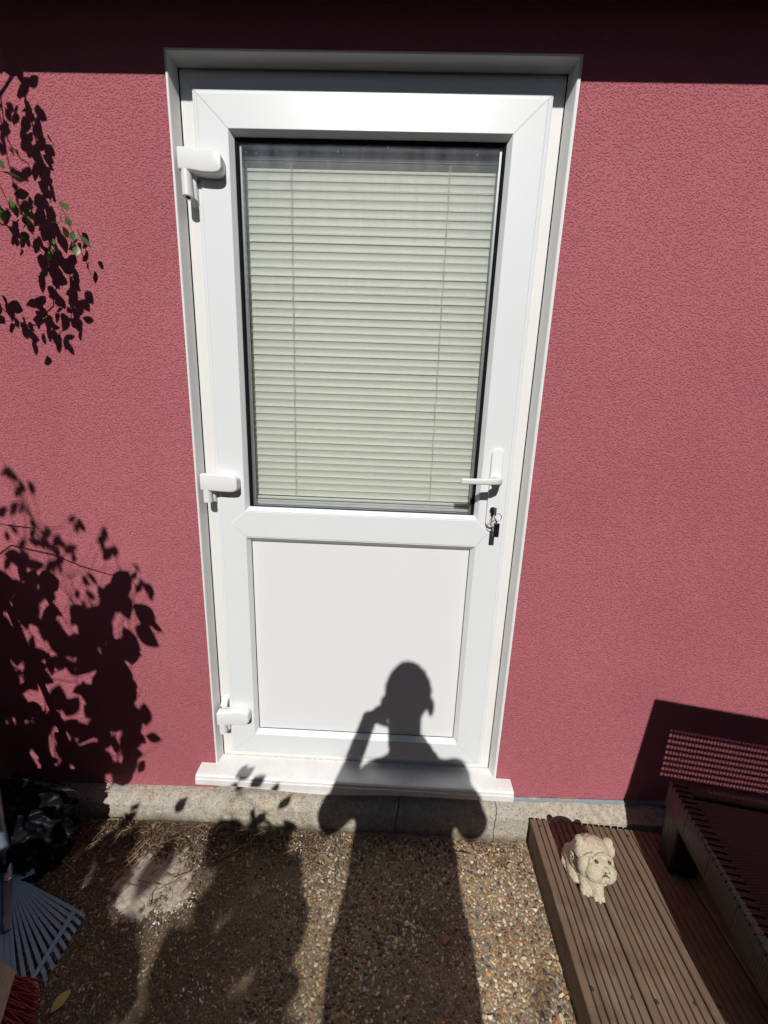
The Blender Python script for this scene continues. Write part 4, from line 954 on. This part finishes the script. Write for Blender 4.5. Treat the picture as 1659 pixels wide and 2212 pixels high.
put(litter.build('dry_stalks', 'twig_dry'), 'dry stalks and needles scattered over the paving by the plinth', 'litter', kind='stuff')
crumbs = MB()
for i in range(2600):
    x = rt.uniform(-0.5, 0.40) if i < 2200 else rt.uniform(0.4, 1.08); y = -0.080 - abs(rt.gauss(0, .05)); V, Fc = rt.choice(PROTO)
    r = rt.uniform(.0012, .0035); crumbs.add(V[:], Fc, Matrix.LocRotScale(Vector((x, y, ZG + 0.004 + r * .5)), Euler((rt.random() * 6, rt.random() * 6, rt.random() * 6)), Vector((r * 1.6, r, r * .5))))
put(crumbs.build('leaf_crumbs', 'litter_red'), 'dark crumbled leaf litter heaped along the foot of the plinth', 'litter', kind='stuff')
fl = MB()
for i in range(110):
    cx_, cy_ = rt.choice([(0.02, -0.175), (0.0, -0.12), (0.03, -0.29), (-0.02, -0.33), (1.03, -0.135), (0.32, -0.12), (0.30, -0.24), (0.15, -0.46)])
    x = cx_ + rt.gauss(0, .018); y = min(-0.085, cy_ + rt.gauss(0, .014)); V, Fc = rt.choice(PROTO); r = rt.uniform(.0008, .0026)
    fl.add(V[:], Fc, Matrix.LocRotScale(Vector((x, y, ZG + 0.009)), Euler((rt.gauss(0, .3), rt.gauss(0, .3), rt.random() * 6)), Vector((r * 1.9, r, r * .5))))
put(fl.build('paint_flakes', 'white_fleck'), 'white paint and plaster flakes scattered on the gravel paving', 'flakes', kind='stuff')

# ------------------------------------------------------------------ unseen leafy screens added to block sky light and deepen the shadows
hl = leaf_mesh('screen_leaf', 'screen_leaf', 0.12, 0.085, .2, .2)
HV = [v.co.copy() for v in hl.vertices]; HF = [tuple(p.vertices) for p in hl.polygons]
def sky_screen(a, b, h, label, n):
    a = Vector(a); b = Vector(b); root = thing('sky_screen', (a + b) / 2 + Vector((0, 0, ZG)), label, 'sky_screen', 'unseen screens added against sky light'); L = (b - a).length; d = (b - a).normalized(); q = Vector((-d.y, d.x, 0)); r = random.Random(int(L * 100))
    w = MB(); N_ = int(L / 0.25); rings = []
    for i in range(N_ + 1):
        c = a + d * (L * i / N_); hh = h - 0.12 + 0.12 * mnoise.noise(c * .8)
        rings.append([c - q * .26 + Vector((0, 0, ZG)), c + q * .26 + Vector((0, 0, ZG)), c + q * .24 + Vector((0, 0, hh * .7)), c + q * .12 + Vector((0, 0, hh)), c - q * .12 + Vector((0, 0, hh)), c - q * .24 + Vector((0, 0, hh * .7))])
    w.loft(rings).build('branches', 'stem', root)
    w = MB()
    for k in range(n):
        c = a + d * (L * r.random()); hh = h - 0.1 + 0.14 * mnoise.noise(c * .8)
        if r.random() < .84: p = c + q * r.choice((-1, 1)) * r.gauss(.31, .04) + Vector((0, 0, r.uniform(ZG + .02, hh)))
        else: p = c + q * r.uniform(-.3, .3) + Vector((0, 0, hh + r.gauss(0.02, .05)))
        w.add(HV, HF, Matrix.LocRotScale(p, Euler((r.random() * 6, r.random() * 6, r.random() * 6)), Vector((1, 1, 1)) * r.uniform(.8, 1.5)))
    put(w.build('foliage', 'screen_leaf', root), kind='stuff')
sky_screen((-3.4, -4.9, 0), (4.9, -4.9, 0), 3.35, 'tall dark leafy screen added behind the person to block sky light', 9000)
sky_screen((-3.2, -4.5, 0), (-3.2, -0.4, 0), 2.6, 'dark leafy screen added at the left to block sky light', 4000)
sky_screen((4.4, -4.5, 0), (4.4, -0.4, 0), 2.6, 'dark leafy screen added at the right to block sky light', 4000)

# ------------------------------------------------------------------ the photographer, standing behind the lens
person = thing('person', (0.64, -1.36, ZG), 'person in dark clothes holding up a phone to photograph the door', 'person')
b = MB()
hc = Vector((0.632, -1.335, 1.455))
b.ball(hc + Vector((0, 0.0, 0.02)), (0.078, 0.096, 0.098), None, 3); b.ball(hc + Vector((0, 0.02, -0.055)), (0.060, 0.075, 0.075), None, 3)
b.ball(hc + Vector((0, 0.10, -0.015)), (0.013, 0.016, 0.022), None, 2); b.ball(hc + Vector((0, 0.075, -0.085)), (0.03, 0.022, 0.02), None, 2)
for s in (-1, 1): b.ball(hc + Vector((s * 0.084, -0.004, -0.030)), (0.013, 0.020, 0.038), None, 2)
b.cap((0.632, -1.345, 1.37), (0.632, -1.355, 1.20), 0.056, 0.064, 16)
SHL, SHR = Vector((0.466, -1.35, 1.082)), Vector((0.805, -1.35, 1.125))
b.cap((0.60, -1.355, 1.20), SHL, 0.044, 0.048, 8); b.cap((0.665, -1.355, 1.20), SHR, 0.044, 0.048, 8)
for k_ in range(12): b.ball((0.635, -1.36, 1.10 - k_ * .036), (.135, .085, .07), None, 3)
for s, x in ((-1, 0.545), (1, 0.73)):
    b.cap((x, -1.36, 0.68), (x - s * 0.0, -1.345, 0.24), 0.098, 0.062, 10); b.cap((x, -1.345, 0.24), (x + s * .01, -1.37, -0.11), 0.058, 0.042, 9)
    b.ball((x + s * .015, -1.31, ZG + 0.045), (0.042, 0.12, 0.042), None, 3)
ELL = Vector((0.383, -1.24, 0.868)); HL = Vector((0.506, -1.135, 1.190)); ELR = Vector((0.878, -1.26, 0.90)); HR = Vector((0.690, -1.13, 1.10))
b.cap(SHL, ELL, 0.052, 0.042, 10); b.cap(ELL, HL, 0.038, 0.029, 14); b.cap(SHR, ELR, 0.052, 0.042, 10); b.cap(ELR, HR, 0.041, 0.028, 10)
def hand(w0, dirn, pn, s):
    # palm and five fingers curled round the phone edge
    dirn = dirn.normalized(); side = dirn.cross(pn).normalized(); c = w0 + dirn * 0.045
    b.ball(c, (0.03, 0.03, 0.03), None, 2); b.cap(w0, c + dirn * 0.02, 0.022, 0.026, 5)
    for i, L in enumerate((0.068, 0.076, 0.070, 0.056)):
        p0 = c + dirn * 0.028 + side * (0.0185 - i * 0.0125); p1 = p0 + dirn * L * .45 + pn * 0.006; p2 = p1 + (dirn * .3 + pn * 1.0).normalized() * L * .35
        b.cap(p0, p1, 0.0092, 0.0085, 5); b.cap(p1, p2, 0.0085, 0.0075, 4)
    t0 = c - dirn * 0.01 + side * 0.026; t1 = t0 + (dirn * .7 + side * .5 + pn * .4).normalized() * 0.034; t2 = t1 + (dirn * .9 + pn * .4).normalized() * 0.028
    b.cap(t0, t1, 0.012, 0.010, 5); b.cap(t1, t2, 0.010, 0.008, 4)
hand(HL, Vector((0.60, 0.30, 0.10)), Vector((0.3, -0.5, 0.1)).normalized(), 1); hand(HR, Vector((-0.35, 0.3, 0.15)), Vector((-0.3, -0.5, 0.1)).normalized(), -1)
remesh(b.build('body', 'skin', person, smooth=True), 0.0065, 3)
c = MB(); c.ball(hc + Vector((0, -0.018, 0.038)), (0.082, 0.090, 0.088), None, 3); c.ball(hc + Vector((-0.012, -0.01, 0.108)), (0.034, 0.05, 0.020), None, 3); c.ball(hc + Vector((-0.012, -0.01, 0.124)), (0.012, 0.03, 0.014), None, 3)
for k_ in range(60):
    dv = rdir(rl); dv.z = abs(dv.z) * .9 + .1; dv.y -= .2; dv.normalize()
    c.ball(hc + Vector((0, -0.018, 0.038)) + Vector((dv.x * .081, dv.y * .088, dv.z * .088)), rl.uniform(.005, .009), None, 1)
remesh(c.build('hair', 'hair', person, smooth=True), 0.005, 3)
c = MB()
for k_ in range(22): c.ball((0.640, -1.36, 1.12 - k_ * .026), (.168 + .0013 * k_, .115 + .0012 * k_, .07), None, 3)
c.cap((0.600, -1.357, 1.185), SHL, 0.050, 0.060, 12); c.cap((0.67, -1.357, 1.195), SHR, 0.060, 0.066, 12); c.ball((0.812, -1.35, 1.158), (0.06, 0.06, 0.05), None, 3); c.cap(SHL, SHL.lerp(ELL, 1.0), 0.062, 0.055, 16); c.cap(SHR, SHR.lerp(ELR, 1.0), 0.067, 0.058, 16)
jk = remesh(c.build('jacket', 'shirt', person, smooth=True), 0.009, 3)
tx_ = bpy.data.textures.new('folds', 'CLOUDS'); tx_.noise_scale = 0.10; tx_.noise_depth = 1; dm_ = jk.modifiers.new('folds', 'DISPLACE'); dm_.texture = tx_; dm_.strength = 0.022; dm_.mid_level = 0.5; dm_.texture_coords = 'LOCAL'
c = MB()
for s, x in ((-1, 0.545), (1, 0.73)):
    c.cap((x, -1.36, 0.66), (x, -1.345, 0.24), 0.112, 0.085, 12); c.cap((x, -1.345, 0.24), (x + s * .01, -1.365, -0.11), 0.085, 0.07, 10)
remesh(c.build('trousers', 'trousers', person, smooth=True), 0.011, 4)
for s, x in ((-1, 0.545), (1, 0.73)):
    w = MB(); w.ball((x + s * .015, -1.305, ZG + 0.04), (0.05, 0.135, 0.045), None, 3); w.v = [Vector((p.x, p.y, max(p.z, ZG + 0.001))) for p in w.v]; w.build('shoe', 'shoe', person, smooth=True)
phm = cam.matrix_basis.copy()
phone = thing('phone', (0.62, -1.09, 1.10), 'slim black phone held upright in front of the person\'s face', 'phone')
camm = Matrix.Translation(cam.location) @ cam.rotation_euler.to_matrix().to_4x4()
w = MB(); w.box((-0.018, -0.135, 0.006), (0.055, 0.016, 0.0145), camm); w.build('case', 'phone_black', phone, bevel=0.003)
w = MB(); w.box((-0.016, -0.022, 0.0025), (0.006, 0.012, 0.0058), camm); w.build('camera_bump', 'phone_black', phone, bevel=0.0008)
